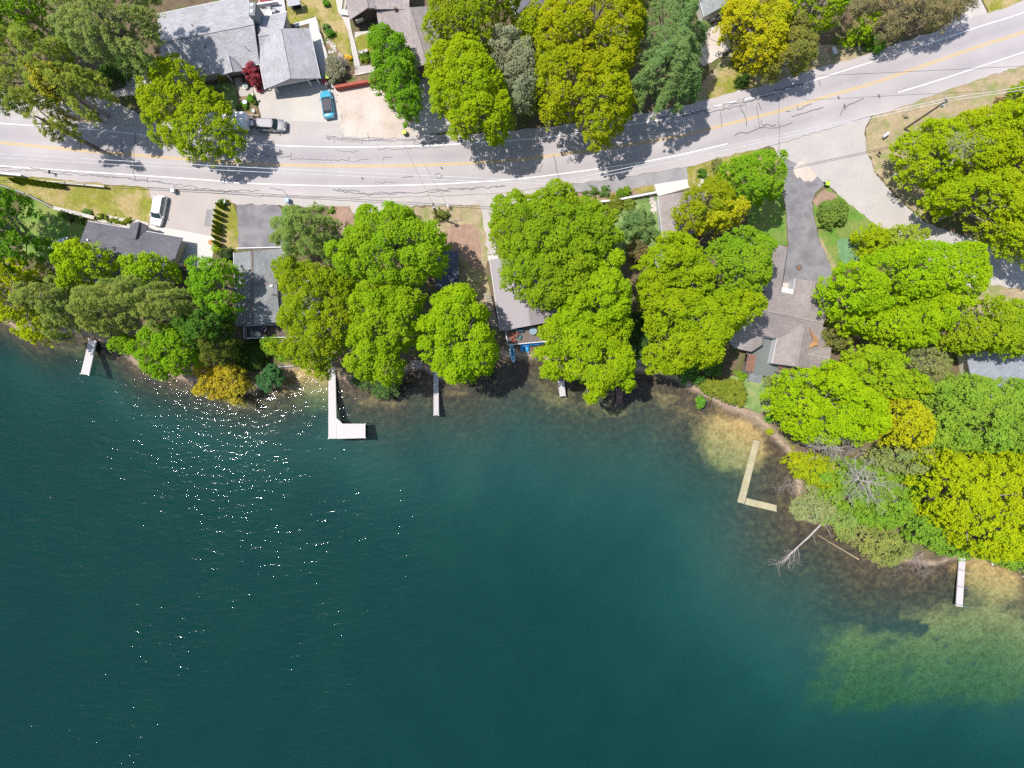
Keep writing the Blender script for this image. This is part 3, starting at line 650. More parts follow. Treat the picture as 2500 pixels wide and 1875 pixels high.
T('maple_tree','shaded bright green maple at the top edge behind the olive tree',[(1912,-50),(2060,-50),(2070,0),(2045,40),(2030,60),(2000,60),(1980,45),(1960,32),(1935,15)],12,(.20,.31,.008))
T('spruce_tree','wide khaki brown spruce shading the road at the top right',[(2085,-50),(2365,-50),(2368,20),(2332,48),(2310,73),(2250,80),(2220,90),(2170,92),(2142,80),(2130,52),(2095,65),(2078,30)],9.5,KHAKI,'needle',gap=.15,base=.1,puff=.42)
T('young_tree','small bright lime tree in front of the khaki spruce',[(2086,60),(2100,50),(2134,43),(2130,70),(2115,95),(2095,102),(2074,95)],5,(.21,.34,.008),lobe=1.2)
# --- wooded corner by the side road
T('maple_tree','lime tree nearest the fork of the side road, beside the utility pole foot',[(2202,350),(2238,305),(2290,293),(2335,312),(2342,360),(2328,428),(2290,448),(2260,440),(2226,432),(2215,400)],10,(.255,.37,.006),gap=.32,lobe=1.4)
T('maple_tree','lime tree behind the leafless twigs right of the utility pole',[(2335,312),(2370,268),(2410,268),(2458,262),(2478,320),(2468,398),(2400,418),(2347,398)],11,(.265,.365,.006),gap=.25,lobe=1.5)
T('maple_tree','yellow lime tree at the right edge above the side road',[(2468,252),(2570,240),(2570,480),(2500,478),(2470,420),(2478,330)],12,(.29,.37,.006),lobe=1.6)
T('maple_tree','lime tree casting dappled shadow on the bend of the side road',[(2270,472),(2330,440),(2400,420),(2468,430),(2500,488),(2480,556),(2450,588),(2412,558),(2380,500),(2312,512),(2266,498)],11,(.26,.365,.006),gap=.26,lobe=1.5)
T('maple_tree','lime tree at the right edge over the shaded end of the side road',[(2500,482),(2580,480),(2580,640),(2520,632),(2462,598),(2482,552)],12,(.255,.36,.006),lobe=1.6)
T('young_tree','small tree at the right edge on the bare verge by the woods',[(2470,225),(2495,205),(2520,230),(2510,260),(2480,258)],5,(.24,.33,.01),gap=.3)
T('rounded_shrub','round mid green shrub on the mulch between asphalt drive and side road',[(2000,512),(2018,492),(2048,488),(2066,508),(2060,538),(2030,553),(2006,548)],3.2,(.15,.25,.045),'shrub',base=.05,cat='shrub')
T('young_tree','bright lime bush at the kink between lawn and side road',[(2090,580),(2110,560),(2150,556),(2165,580),(2150,610),(2112,620),(2090,606)],6,(.26,.36,.006),lobe=1.3)
T('sparse_tree','thin leaved lime tree with road showing through it',[(2160,568),(2200,552),(2245,565),(2247,590),(2200,612),(2160,602)],7,(.25,.35,.03),gap=.55,fill=.1,lobe=1.1)
T('maple_tree','large bright maple right of the asphalt driveway, widest crown in the grove',[(2018,740),(2022,692),(2060,652),(2120,622),(2170,602),(2250,592),(2320,592),(2373,602),(2385,640),(2393,680),(2384,708),(2360,735),(2280,720),(2200,740),(2100,770),(2042,775)],13,(.225,.385,.006))
T('maple_tree','bright maple directly below the widest crown in the grove',[(2042,778),(2100,768),(2200,742),(2280,722),(2350,740),(2322,790),(2300,828),(2258,838),(2200,848),(2150,822),(2080,802)],12,(.245,.39,.006))
T('maple_tree','lime maple above the blue grey roof at the right edge',[(2376,732),(2410,722),(2470,740),(2560,752),(2560,850),(2500,858),(2470,868),(2440,858),(2380,858),(2332,848),(2312,820),(2332,780),(2362,762)],11,(.225,.34,.01),gap=.25)
T('rounded_bush','round olive brown bush overhanging the east side of the large taupe roof',[(2000,815),(2010,787),(2040,777),(2065,792),(2073,825),(2060,848),(2032,853),(2007,838)],6,(.185,.20,.05),'shrub',base=.1,cat='bush',puff=.32)
T('maple_tree','lime maple with thin patches below the olive brown bush',[(2020,872),(2060,860),(2100,848),(2150,850),(2200,880),(2246,930),(2252,958),(2220,978),(2190,973),(2150,968),(2080,958),(2032,918)],11,(.235,.37,.01))
T('bare_branched_tree','half bare tree with grey boughs left of the blue grey roof',[(2200,862),(2250,850),(2290,862),(2300,890),(2280,925),(2240,918),(2205,890)],9,(.24,.27,.09),gap=.6,fill=.15,leaf=.09,bark=BARKL)
T('maple_tree','large lime maple over the foot of the deck beside the beach lawn',[(1887,970),(1900,930),(1940,907),(1985,892),(2030,882),(2080,922),(2138,960),(2158,1010),(2148,1058),(2120,1078),(2060,1088),(2012,1078),(1962,1068),(1932,1048),(1912,1010),(1887,990)],13,(.25,.40,.005))
T('yellow_tree','golden yellow tree wedged between a lime and a green maple',[(2147,1000),(2180,967),(2228,972),(2250,1010),(2258,1050),(2240,1078),(2190,1083),(2157,1060)],12,(.36,.40,.010),gap=.2,leaf=.11,lobe=1.5)
T('maple_tree','broad mid green maple at the right edge below the blue grey roof',[(2242,960),(2280,932),(2350,917),(2420,930),(2500,930),(2570,940),(2570,1110),(2450,1108),(2400,1108),(2330,1108),(2272,1088),(2257,1050),(2252,1000)],13,(.195,.34,.032))
T('yellow_maple_tree','huge yellow green maple over the shore at the right edge',[(2252,1112),(2290,1092),(2340,1110),(2400,1100),(2480,1105),(2570,1110),(2570,1340),(2480,1362),(2440,1368),(2400,1362),(2372,1348),(2342,1310),(2312,1280),(2272,1250),(2240,1200),(2247,1150)],14,(.31,.40,.006),gap=.24,lobe=1.8)
T('maple_tree','mid green tree below the two leafless grey treetops by the shore',[(1985,1150),(2040,1122),(2120,1130),(2200,1140),(2240,1172),(2238,1230),(2200,1278),(2150,1288),(2092,1268),(2042,1238),(1992,1190)],7.9,(.185,.33,.03))
T('maple_tree','green shore tree left of the boarded pier with cross poles',[(2182,1270),(2240,1242),(2290,1262),(2338,1310),(2348,1343),(2330,1358),(2300,1343),(2252,1328),(2212,1308)],7.9,(.165,.32,.03))
T('yellow_bush','yellow green bush at the waterline below the left leafless treetop',[(1917,1120),(1940,1102),(2000,1110),(2040,1140),(2030,1188),(1992,1178),(1942,1158)],6,(.29,.36,.01),gap=.3)
T('grey_green_bush','grey green bush overhanging the water above the fallen tree',[(1932,1238),(1952,1202),(1990,1192),(2028,1210),(2030,1248),(2010,1273),(1972,1268),(1942,1258)],5,(.26,.32,.13),leaf=.09,puff=.32,cat='bush')
T('pale_bush','pale olive bush hanging over the water right of the floating log',[(2062,1282),(2120,1277),(2178,1290),(2208,1330),(2190,1358),(2157,1378),(2122,1358),(2082,1338),(2052,1310)],5,(.25,.30,.08),leaf=.10,gap=.3,cat='bush')
T('waterside_bush','pale green bush along the bank between the two overhanging bushes',[(2030,1240),(2080,1262),(2070,1310),(2030,1285),(2015,1262)],4.5,(.22,.33,.08),cat='bush')
T('young_tree','thin tree with brown twigs between the green and yellow maples by the shore',[(2150,1085),(2240,1080),(2250,1120),(2230,1160),(2150,1140),(2120,1110)],8,(.23,.29,.09),gap=.5,fill=.2)
T('woodland_tree','green tree filling the shore edge at far right under the yellow maple',[(2400,1340),(2470,1350),(2520,1330),(2570,1330),(2570,1400),(2500,1390),(2430,1375)],6,(.18,.34,.03))
T('shore_shrub','olive green shrub left of the beach lawn',[(1690,922),(1740,930),(1798,930),(1818,960),(1812,988),(1780,983),(1742,963),(1702,948)],2.5,(.20,.25,.03),'shrub',base=.02,cat='shrub',gap=.3)
# --- middle right
T('maple_tree','lime maple over the hidden grey hull beside the taupe garage',[(1557,627),(1590,592),(1640,562),(1700,592),(1730,640),(1738,700),(1700,728),(1620,718),(1562,690)],12,(.22,.34,.006),gap=.22,lobe=1.7)
T('maple_tree','very large lime maple leaning over the lakeshore left of the taupe house',[(1562,692),(1640,702),(1720,720),(1800,702),(1858,730),(1853,778),(1800,798),(1762,848),(1752,883),(1700,893),(1642,912),(1592,898),(1582,860),(1602,820),(1577,780)],14,(.225,.335,.006),gap=.2,lobe=1.7)
T('maple_tree','green maple whose shadow falls on the taupe house roof',[(1732,600),(1790,562),(1850,577),(1888,607),(1878,650),(1873,688),(1850,718),(1800,718),(1752,698),(1732,650)],14,(.17,.31,.012))
T('maple_tree','deep green maple beside the fork of the side road',[(1762,410),(1790,387),(1850,377),(1900,372),(1908,390),(1908,430),(1916,440),(1903,460),(1893,480),(1860,488),(1830,508),(1802,498),(1782,470),(1757,440)],12,(.155,.31,.012))
T('locust_tree','olive lime tree covering the right half of the taupe garage roof',[(1667,477),(1690,457),(1730,432),(1768,442),(1788,480),(1778,518),(1750,543),(1712,558),(1672,558),(1662,520)],11,(.215,.285,.008),gap=.3,lobe=1.4,leaf=.11)
T('yellow_tree','small golden tree squeezed between three green crowns right of the garage',[(1722,542),(1768,492),(1808,512),(1813,530),(1780,548),(1752,563),(1717,558)],12,(.36,.38,.010),gap=.3,lobe=1.3,leaf=.11)
T('maple_tree','wide green tree in the centre whose lower left side covers the mauve roof',[(1200,490),(1225,472),(1260,467),(1285,482),(1322,472),(1342,447),(1370,442),(1398,462),(1410,487),(1448,492),(1470,512),(1508,517),(1513,540),(1503,560),(1518,590),(1498,610),(1478,640),(1450,688),(1438,738),(1390,738),(1340,748),(1292,738),(1272,710),(1227,690),(1228,650),(1218,620),(1198,580),(1198,545),(1207,520)],14,(.185,.305,.010),gap=.2,lobe=1.7)
T('maple_tree','bright lime maple right of the mauve roof, upper of the two over the shore',[(1372,752),(1440,672),(1482,612),(1518,612),(1533,690),(1530,770),(1500,798),(1430,798),(1362,788)],15,(.215,.355,.006))
T('maple_tree','bright lime maple covering the two small docks at the shore',[(1312,812),(1330,785),(1372,772),(1440,768),(1520,770),(1543,792),(1530,830),(1540,870),(1553,920),(1538,953),(1510,958),(1480,953),(1470,973),(1446,983),(1412,948),(1382,928),(1332,918),(1312,880),(1307,862),(1340,842)],13,(.225,.355,.006),gap=.22)
T('willow_shrub','feathery grey green shrub against the white garage wall',[(1517,560),(1532,522),(1560,507),(1588,522),(1608,570),(1603,583),(1570,588),(1527,583)],3.5,WILL,'needle',base=.02,gap=.2,puff=.25,lobe=.8,cat='shrub',leaf=.11)
# --- middle left
T('maple_tree','large dense green maple beside the dark blue shed roof',[(805,600),(840,572),(857,542),(882,512),(902,502),(950,497),(985,507),(1000,512),(1030,537),(1068,542),(1078,570),(1093,590),(1088,630),(1073,668),(1058,678),(1020,688),(960,698),(900,688),(832,668),(802,640)],14,(.185,.335,.010))
T('pine_tree','spiky dark green pine over the top of the asphalt driveway',[(645,572),(667,522),(690,507),(725,499),(740,487),(768,502),(795,497),(808,525),(826,570),(813,598),(790,636),(742,638),(692,618),(682,590),(657,580)],13,(.17,.265,.06),'needle',gap=.3)
T('locust_tree','olive lime tree covering the right part of the grey roof with the deck',[(667,642),(700,622),(760,642),(828,670),(868,700),(868,780),(858,828),(830,848),(800,878),(800,918),(780,923),(742,898),(702,878),(682,860),(652,842),(687,830),(718,810),(682,790),(698,740),(685,700),(672,670)],12,(.20,.29,.008),gap=.3,lobe=1.4,leaf=.115)
T('maple_tree','lime maple right of the white L shaped dock, below the dense green one',[(872,692),(960,692),(1010,692),(1033,702),(1028,750),(1020,798),(1008,828),(980,838),(980,868),(973,898),(958,938),(912,928),(880,938),(852,918),(837,880),(852,830),(852,790)],13,(.20,.335,.008),gap=.2)
T('maple_tree','rounded bright lime maple standing over the narrow grey dock',[(1032,770),(1042,742),(1060,722),(1110,702),(1138,697),(1178,722),(1183,760),(1198,800),(1207,860),(1198,898),(1178,908),(1150,918),(1150,943),(1102,943),(1082,918),(1062,898),(1037,880),(1027,850),(1022,800)],13,(.215,.37,.006))
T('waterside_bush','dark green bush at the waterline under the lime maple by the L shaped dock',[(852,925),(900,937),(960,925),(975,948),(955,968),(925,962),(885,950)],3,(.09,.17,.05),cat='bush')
# --- lower left bank
T('yellow_maple_tree','yellow lime maple at the left edge over the water',[(-60,640),(20,642),(70,632),(85,690),(70,750),(112,788),(120,825),(90,838),(52,818),(32,790),(25,765),(0,778),(-60,770)],12,(.31,.39,.006),gap=.26,lobe=1.6)
T('maple_tree','tall deep green maple at the left edge shading the green lawn',[(-80,450),(15,462),(48,512),(60,550),(82,590),(76,622),(30,640),(-80,640)],13,(.11,.26,.012),gap=.12)
T('maple_tree','lime tree covering the middle of the charcoal roof',[(145,642),(162,602),(190,597),(215,592),(250,602),(270,612),(288,640),(283,658),(250,678),(202,688),(180,718),(165,700)],10,(.245,.375,.008),gap=.26,lobe=1.5)
T('maple_tree','bright lime tree in front of the tan end wall of the charcoal roofed house',[(320,642),(350,622),(380,627),(408,645),(422,678),(400,690),(370,698),(332,688)],10,(.22,.37,.01),lobe=1.5)
T('maple_tree','green tree between the white patio and the grey shingled roof',[(470,652),(500,632),(530,637),(563,642),(578,665),(568,700),(573,738),(558,768),(520,758),(482,738),(470,700)],11,(.15,.32,.012))
T('pine_tree','olive pine left of the small white dock',[(52,700),(82,672),(120,682),(168,692),(188,740),(178,790),(163,828),(140,823),(112,780),(62,760)],13,(.20,.27,.055),'needle',gap=.25)
T('pine_tree','largest olive pine above the white dock at the left shore',[(187,750),(202,712),(250,682),(320,672),(400,692),(448,702),(473,740),(458,778),(430,788),(400,818),(352,798),(282,798),(240,812),(202,798)],15,(.195,.26,.05),'needle',gap=.25)
T('maple_tree','green tree hanging over the water right of the small white dock',[(260,850),(282,822),(330,812),(400,792),(448,792),(488,822),(478,868),(458,918),(430,923),(382,923),(342,888),(302,878),(272,868)],9,(.16,.32,.01))
T('yellow_maple_tree','yellow orange shore tree reaching into the lake',[(477,900),(497,882),(525,902),(568,882),(603,920),(603,958),(590,978),(567,983),(547,968),(512,973),(482,958),(487,930)],5,(.37,.33,.025),gap=.25,lobe=1.1,leaf=.11)
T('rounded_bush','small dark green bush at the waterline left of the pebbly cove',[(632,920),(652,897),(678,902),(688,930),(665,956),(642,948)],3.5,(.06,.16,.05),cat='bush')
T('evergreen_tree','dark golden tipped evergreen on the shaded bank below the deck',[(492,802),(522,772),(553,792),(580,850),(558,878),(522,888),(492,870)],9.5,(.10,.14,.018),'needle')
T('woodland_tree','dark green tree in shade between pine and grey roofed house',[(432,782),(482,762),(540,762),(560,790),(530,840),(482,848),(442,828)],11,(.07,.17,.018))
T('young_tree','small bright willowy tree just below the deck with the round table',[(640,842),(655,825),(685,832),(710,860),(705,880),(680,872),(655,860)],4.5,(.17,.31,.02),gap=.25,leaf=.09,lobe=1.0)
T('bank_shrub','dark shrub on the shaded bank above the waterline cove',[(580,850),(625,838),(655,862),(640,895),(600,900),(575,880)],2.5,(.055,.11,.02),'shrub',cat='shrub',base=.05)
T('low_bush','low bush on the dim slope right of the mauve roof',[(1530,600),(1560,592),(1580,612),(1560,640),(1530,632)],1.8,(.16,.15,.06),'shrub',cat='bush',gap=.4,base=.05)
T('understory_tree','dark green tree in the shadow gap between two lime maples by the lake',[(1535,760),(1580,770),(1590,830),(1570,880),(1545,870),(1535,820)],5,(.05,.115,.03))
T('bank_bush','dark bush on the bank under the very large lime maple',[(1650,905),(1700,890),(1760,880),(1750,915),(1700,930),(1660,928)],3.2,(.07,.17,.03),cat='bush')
T('silver_shrub','grey silver shrub beside the red painted retaining wall',[(797,152),(815,142),(838,152),(848,188),(828,203),(803,195)],2.2,(.21,.23,.15),'shrub',cat='shrub',base=.05,gap=.5)
# leafless and fallen wood
rg=np.random.default_rng(3)
def fan(n,el0,el1,a0=0,a1=2*PI,s=1):
    r=np.random.default_rng(s); return [(math.cos(a)*math.cos(e),math.sin(a)*math.cos(e),math.sin(e)) for a,e in zip(np.linspace(a0,a1,n,endpoint=False)+r.normal(0,.15,n),r.uniform(el0,el1,n))]
bare('dead_tree','leafless grey treetop nearest the sunken L shaped dock',2015,1095,9.8,fan(15,-.25,.45,s=2),3.0,.10,3,7,BARKL)
bare('dead_tree','leafless grey treetop between the green tree and the yellow shore maple',2125,1180,9.6,fan(17,-.25,.45,s=5),3.2,.11,3,9,BARKL)
bare('bare_tree','small leafless tree among the lime trees right of the utility pole',2325,400,12.2,fan(8,.2,.8,.1,2.6,s=4),2.6,.06,3,12,BARKG,'bare tree')
bare('bare_bush','brown leafless brush pile hanging over the water by the boarded pier',2255,1350,1.8,fan(9,-.35,.25,2.6,6.0,s=8),2.3,.05,3,15,BARKG,'bare bush')
bare('bare_bush','brown twiggy bush at the waterline left of the grey green bush',1938,1192,1.6,fan(8,-.2,.5,1.5,5.5,s=9),1.5,.035,3,16,BARKG,'bare bush')
bare('bare_shrub','leafless pinkish grey shrub behind the red wall and silver shrub',832,160,1.3,fan(9,.1,.9,s=10),1.4,.03,3,17,BARKG,'bare shrub')
def fallen():
    a=P(2024,1262,-.2); root=empty('fallen_tree',(a.x,a.y,a.z),0,'bleached forked tree trunk fallen from the bank into the lake','fallen tree')
    rng=np.random.default_rng(4); mb=MB(); e=P(1905,1375,-.72)-a
    for o,s in ((0,.15),(.35,.11),(.75,.10),(-.3,.08)):
        off=Vector((.5*o,.8*o,0)); m1=e*.45+Vector((o*.35,o*.5,.25))
        mb.tube([Vector((1.2,.9,.2))+off*.8,e*.15+off*.6,m1,e*.75+off*.25,e+Vector(rng.normal(0,.2,3))*Vector((1,1,0)).length],[s,s*.95,s*.8,s*.5,s*.2],7)
    mb.build('trunk',BARKL,root,fix=False); mb=MB()
    for k in range(13):
        f=rng.uniform(.6,1.02); p=e*f+Vector((0,0,.1))
        twigs(mb,p,(e.x*.5+rng.normal(0,2.2),e.y*.5+rng.normal(0,2.2),.3),rng.uniform(1.2,2.4),.035,2,rng,.5,(2,4),.0)
    twigs(mb,e*.12,(1.2,-2.4,.2),2.6,.05,1,rng,.4,(1,3),.0); twigs(mb,e*.35,(.9,-1.6,.2),1.8,.04,1,rng,.4,(1,3),.0)
    mb.build('branches',BARKL,root,fix=False)
fallen()
mb=MB(); a=P(1996,1306,WATER); b=P(2097,1366,WATER+.05); mb.tube([a,(a+b)/2+Vector((.15,-.1,.02)),b],[.05,.10,.13],7)
o=mb.build('floating_log',mat('wet_log',(.36,.27,.16),var=.2),fix=False); tag(o,'slim brown log floating beside the fallen tree','log')
mb=MB(); a=P(2430,1388,WATER); b=P(2478,1391,-.4); c0=P(2482,1392,-.55); d=P(2520,1370,.1); mb.tube([c0,(c0+d)/2,d],[.16,.2,.22],8); mb.tube([P(2490,1398,-.6),P(2487,1389,-.5)],.06,5); mb.tube([P(2495,1408,-.7),P(2530,1398,-.3)],[.1,.16],6)
o=mb.build('driftwood_log',BARKL,fix=False); tag(o,'thick bleached log lying on the bank at the lower right edge','log')
# shrubs in rows and beds
def ball(name,label,x,y,rad,ht,col,cat='shrub',group=None,style='shrub',gap=.1,seed=1):
    k=10; pts=[(x+rad*math.cos(2*PI*i/k)*(1+.12*math.sin(i*2.3+seed)),y+rad*math.sin(2*PI*i/k)*(1+.12*math.cos(i*1.7+seed))) for i in range(k)]
    return tree(name,label,pts,ht,col,style,base=.05,gap=gap,cat=cat,group=group,seed=seed*31+int(x),limbs=False,puff=min(.24,rad*.02+.06),leaf=.085,lobe=.6,fill=.8)
ORD=['first','second','third','fourth','fifth','sixth','seventh','eighth','ninth']
def column(name,label,x,y,ht,rad,col,group,seed):
    rng=np.random.default_rng(seed); b=P(x,y,0); root=empty(name,(b.x,b.y,0),0,label,'shrub',group)
    n=1500; h=rng.random(n)**.8; a=rng.uniform(0,2*PI,n); rr=rad*np.sin(np.clip(.28+h*.72,0,1)*PI)**.7*rng.uniform(.75,1.05,n)
    pos=np.column_stack([rr*np.cos(a),rr*np.sin(a),.1+h*ht]); nr=np.column_stack([np.cos(a),np.sin(a),.45+0*a])+rng.normal(0,.3,(n,3)); nr/=np.linalg.norm(nr,axis=1)[:,None]
    v=quads(pos,nr,rng.uniform(.08,.14,n),rng.uniform(.05,.09,n),rng)
    me=fast_mesh('foliage',v,np.arange(len(v)).reshape(-1,4)); me.materials.append(leafmat(col)); link(bpy.data.objects.new('foliage',me),root)
    mb=MB(); mb.tube([(0,0,0),(0,0,ht*.7)],[.05,.02],6); mb.build('stem',BARK,root,fix=False)
for i,(x,y) in enumerate([(543,506),(538,521),(537,534),(535,548),(534,559),(534,569),(534,582),(535,596)]):
    column('columnar_shrub','%s slim columnar shrub from the road in the row between the driveways'%ORD[i],x+3,y+2,2.9,.30,(.17,.23,.012),'columnar shrubs between the two driveways',40+i)
for i,(x,y) in enumerate([(48,446),(60,443),(72,446),(85,448),(99,450),(113,452),(127,454),(142,456),(157,458)]):
    column('columnar_shrub','%s small dark shrub from the left in the row behind the roadside rail fence'%ORD[i],x,y,2.4,.30,(.15,.20,.012),'columnar shrubs along the roadside fence',60+i)
for i,(x,y) in enumerate([(239,531),(250,530),(259,533),(270,537),(280,541),(292,543),(302,544),(313,541)]):
    ball('box_shrub','%s round clipped shrub from the left in the gravel bed above the charcoal roof'%ORD[i],x,y,3.8 if i<7 else 5.5,.6,(.15,.21,.012),group='round shrubs in the gravel bed',seed=i+1)
for x,y,r,h,c,l in [(735,6,0,0,0,0)][:0]+[
  (795,10,6,.9,(.10,.25,.02),'small round green shrub on the lawn beside the white porch steps'),
  (805,82,8,1.1,(.10,.24,.03),'green shrub in the stony bed below the white walkway'),
  (797,66,6,.8,(.14,.24,.07),'grey green plant higher in the stony bed by the white walkway'),
  (849,146,7,.7,(.55,.42,.02),'golden yellow plant at the bottom of the stony bed'),
  (885,138,6,.6,(.10,.22,.02),'small green plant at the left of the planted bed by the chairs'),
  (892,137,5,.6,(.09,.20,.03),'small darker plant beside the lawn chairs bed path'),
  (890,150,6,.7,(.17,.27,.02),'lime plant in the soil bed below the lawn chairs'),
  (614,242,7,.9,(.10,.26,.02),'largest green plant in the bed beside the concrete drive'),
  (589,259,5,.7,(.12,.26,.03),'small green plant at the left of the drive side flower bed'),
  (601,262,5,.7,(.12,.24,.03),'small green plant in the middle of the drive side flower bed'),
  (623,250,4,.6,(.09,.14,.03),'dark low plant at the right rim of the drive side flower bed'),
  (540,189,5,.9,(.45,.42,.02),'yellow plant at the left post of the little porch roof'),
  (597,180,4,.7,(.30,.35,.03),'yellow green plant right of the little porch roof'),
  (545,500,9,.9,(.10,.22,.02),'green plant around the mailbox posts at the tip of the hedge strip'),
  (553,620,12,1.6,(.06,.10,.03),'dark round shrub beside the white patio corner'),
  (530,608,9,1.2,(.25,.36,.03),'pale lime shrub at the patio corner'),
  (1430,478,6,.8,(.08,.18,.03),'smallest blue green tuft in the roadside bed before the white fence'),
  (1452,470,8,1.0,(.10,.19,.05),'middle blue green tuft in the roadside bed before the white fence'),
  (1477,468,10,1.1,(.12,.22,.06),'largest blue green tuft in the roadside bed before the white fence'),
  (1494,479,6,.7,(.19,.25,.03),'yellow green clump right of the blue green tufts'),
  (1513,473,7,.9,(.12,.24,.02),'green clump left of the roadside bed lawn strip'),
  (1528,468,8,1.0,(.16,.28,.02),'lime clump beside the roadside bed lawn strip'),
  (1535,498,11,1.4,(.20,.28,.04),'lime bush just below the white fence'),
  (1500,500,18,1.3,(.19,.24,.03),'low olive bush in the corner below the white fence'),
  (1715,424,9,1.0,(.08,.19,.02),'dark green shrub by the white rocks on the corner lawn'),
  (1750,405,14,1.6,(.17,.20,.06),'brownish sparse shrub at the tip of the corner lawn'),
  (2008,500,5,.7,(.14,.30,.02),'small lime plant in the mulch left of the round shrub'),
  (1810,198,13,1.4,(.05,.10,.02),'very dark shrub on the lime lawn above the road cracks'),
  (2135,108,22,1.5,(.10,.25,.03),'green ground shrub at the foot of the small lime tree'),
  (1877,1055,6,.8,(.28,.35,.02),'yellow green plant at the head of the sunken dock'),
  (1877,1020,8,.9,(.12,.28,.03),'green plant at the edge of the small beach'),
  (1710,980,9,1.0,(.14,.33,.03),'bright green plant alone at the waterline left of the beach'),
  (1810,918,9,1.1,(.17,.32,.02),'bright plant left of the grey deck stairs'),
  (1876,932,10,1.1,(.22,.28,.06),'pale bush right of the grey deck stairs'),
  (1077,522,14,1.3,(.17,.22,.05),'olive bush at the foot of the short utility pole'),
  (811,513,5,.6,(.15,.28,.03),'small green plant in the red mulch right of the spiky pine'),
  (156,525,7,.8,(.14,.22,.03),'lime shrub under the wall in the upper left of the green lawn'),
  (177,532,7,.9,(.15,.15,.05),'brownish shrub in the middle under the stone wall'),
  (198,536,8,.8,(.16,.22,.04),'lime shrub at the right end under the stone wall'),
  (215,521,9,.7,(.12,.24,.05),'green plants at the right end of the stone wall top'),
  (2440,248,8,.8,(.20,.16,.07),'brown dead clump on the verge near the woods'),
  (520,232,12,.9,(.15,.22,.05),'low green shrub on the small front lawn beside the roadside tree'),
  (738,61,0,0,0,0)]:
    if r: ball('garden_shrub',l,x,y,r,h,c,cat='shrub',seed=int(x*3+y))
# ---------------------------------------------------------------- houses
def house(name,label,x,y,cat='house'):
    b=P(x,y,0); return empty(name,(b.x,b.y,0),0,label,cat)
def loc(root,v): return Vector(v)-Vector(root.location)
def slab(mb,vs,th=.16):
    n=len(vs); d=Vector((0,0,-th)); vs=[Vector(v) for v in vs]
    nr=(vs[1]-vs[0]).cross(vs[2]-vs[0])
    if nr.z<0: vs=vs[::-1]
    mb.add(vs+[v+d for v in vs],[tuple(range(n)),tuple(range(n,2*n))[::-1]]+[(i,n+i,n+(i+1)%n,(i+1)%n) for i in range(n)])
def roof(root,planes,m,ridges=(),name='roof',capm=None,gutters=(),gm=None,th=.16):
    mb=MB()
    for pl in planes:
        vs=[loc(root,P(*p)) for p in pl]
        if len(vs)<=4: slab(mb,vs,th)
        else:
            for i in range(1,len(vs)-1): slab(mb,[vs[0],vs[i],vs[i+1]],th)
    r=mb.build(name,m,root)
    if ridges:
        mb=MB()
        for a,b in ridges:
            a=loc(root,P(*a)); b=loc(root,P(*b)); mb.bar(a+Vector((0,0,.02)),b+Vector((0,0,.02)),.30,.09)
        mb.build('ridge_cap',capm or m,r)
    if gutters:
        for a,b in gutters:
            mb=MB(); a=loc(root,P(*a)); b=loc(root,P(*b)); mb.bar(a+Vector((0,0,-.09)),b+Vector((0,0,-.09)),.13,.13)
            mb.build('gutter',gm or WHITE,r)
    return r
def gable(root,L0,L1,r0,r1,R0,R1,ze,zr,rm,wm,capm=None,zeR=None,gut=True,inset=.35,wall=True,base=0.0,gm=None,end0=None,end1=None):
    zeR=ze if zeR is None else zeR
    l0,l1,q0,q1,w0,w1=[ (p[0],p[1],z) for p,z in ((L0,ze),(L1,ze),(r0,zr),(r1,zr),(R0,zeR),(R1,zeR))]
    r=roof(root,[[l0,l1,q1,q0],[q0,q1,w1,w0]],rm,[(q0,q1)],capm=capm or rm,gutters=[(l0,l1),(w0,w1)] if gut else (),gm=gm)
    if wall:
        V=[loc(root,P(*p)) for p in (l0,q0,w0,l1,q1,w1)]
        a0=(V[3]-V[0]).normalized()*inset
        out=[]
        for k,v in enumerate(V):
            s=a0 if k<3 else -a0
            side=(V[2]-V[0]) if k<3 else (V[5]-V[3]); side=Vector((side.x,side.y,0)).normalized()*inset
            sd=side if k in (0,3) else (-side if k in (2,5) else Vector((0,0,0)))
            p=v+s+sd; p.z=v.z-.20-(0.0 if k in (1,4) else -inset*(zr-ze)/max(.5,(V[1]-V[0]).length)*.6); out.append(p)
        A,B,C_,D,E,G=out
        g=lambda p: Vector((p.x,p.y,base))
        vs=[A,B,C_,D,E,G,g(A),g(C_),g(D),g(G)]
        mb=MB(); mb.add(vs,[(6,0,1,2,7),(8,9,5,4,3),(6,8,3,0),(7,2,5,9),(6,7,9,8),(0,3,4,1),(1,4,5,2)])
        mb.build('wall',wm,root)
        return out
def window(root,a,b,z0,z1,out,name='window',fm=WHITE,gmn=GLASS,dep=.06):
    """window on a wall between world xy points a,b (px at z) facing out"""
    a=loc(root,a); b=loc(root,b); o=Vector(out).normalized()*dep
    d=(b-a); d.z=0; L=d.length; d.normalize(); c=(a+b)/2; rz=math.atan2(d.y,d.x)
    mb=MB(); h=z1-z0; zc=(z0+z1)/2; w=.09
    for s in (-1,1): mb.box((c+d*s*(L/2)+o)[:2]+(zc,) if False else Vector((c.x+d.x*s*L/2+o.x,c.y+d.y*s*L/2+o.y,zc)),(w,.08,h+w),rz)
    for zz_ in (z0,z1): mb.box(Vector((c.x+o.x,c.y+o.y,zz_)),(L-w,.076,w),rz)
    f=mb.build(name,fm,root)
    mb=MB(); mb.box(Vector((c.x+o.x*.6,c.y+o.y*.6,zc)),(L-w,.03,h-w),rz); mb.build('pane',gmn,f)
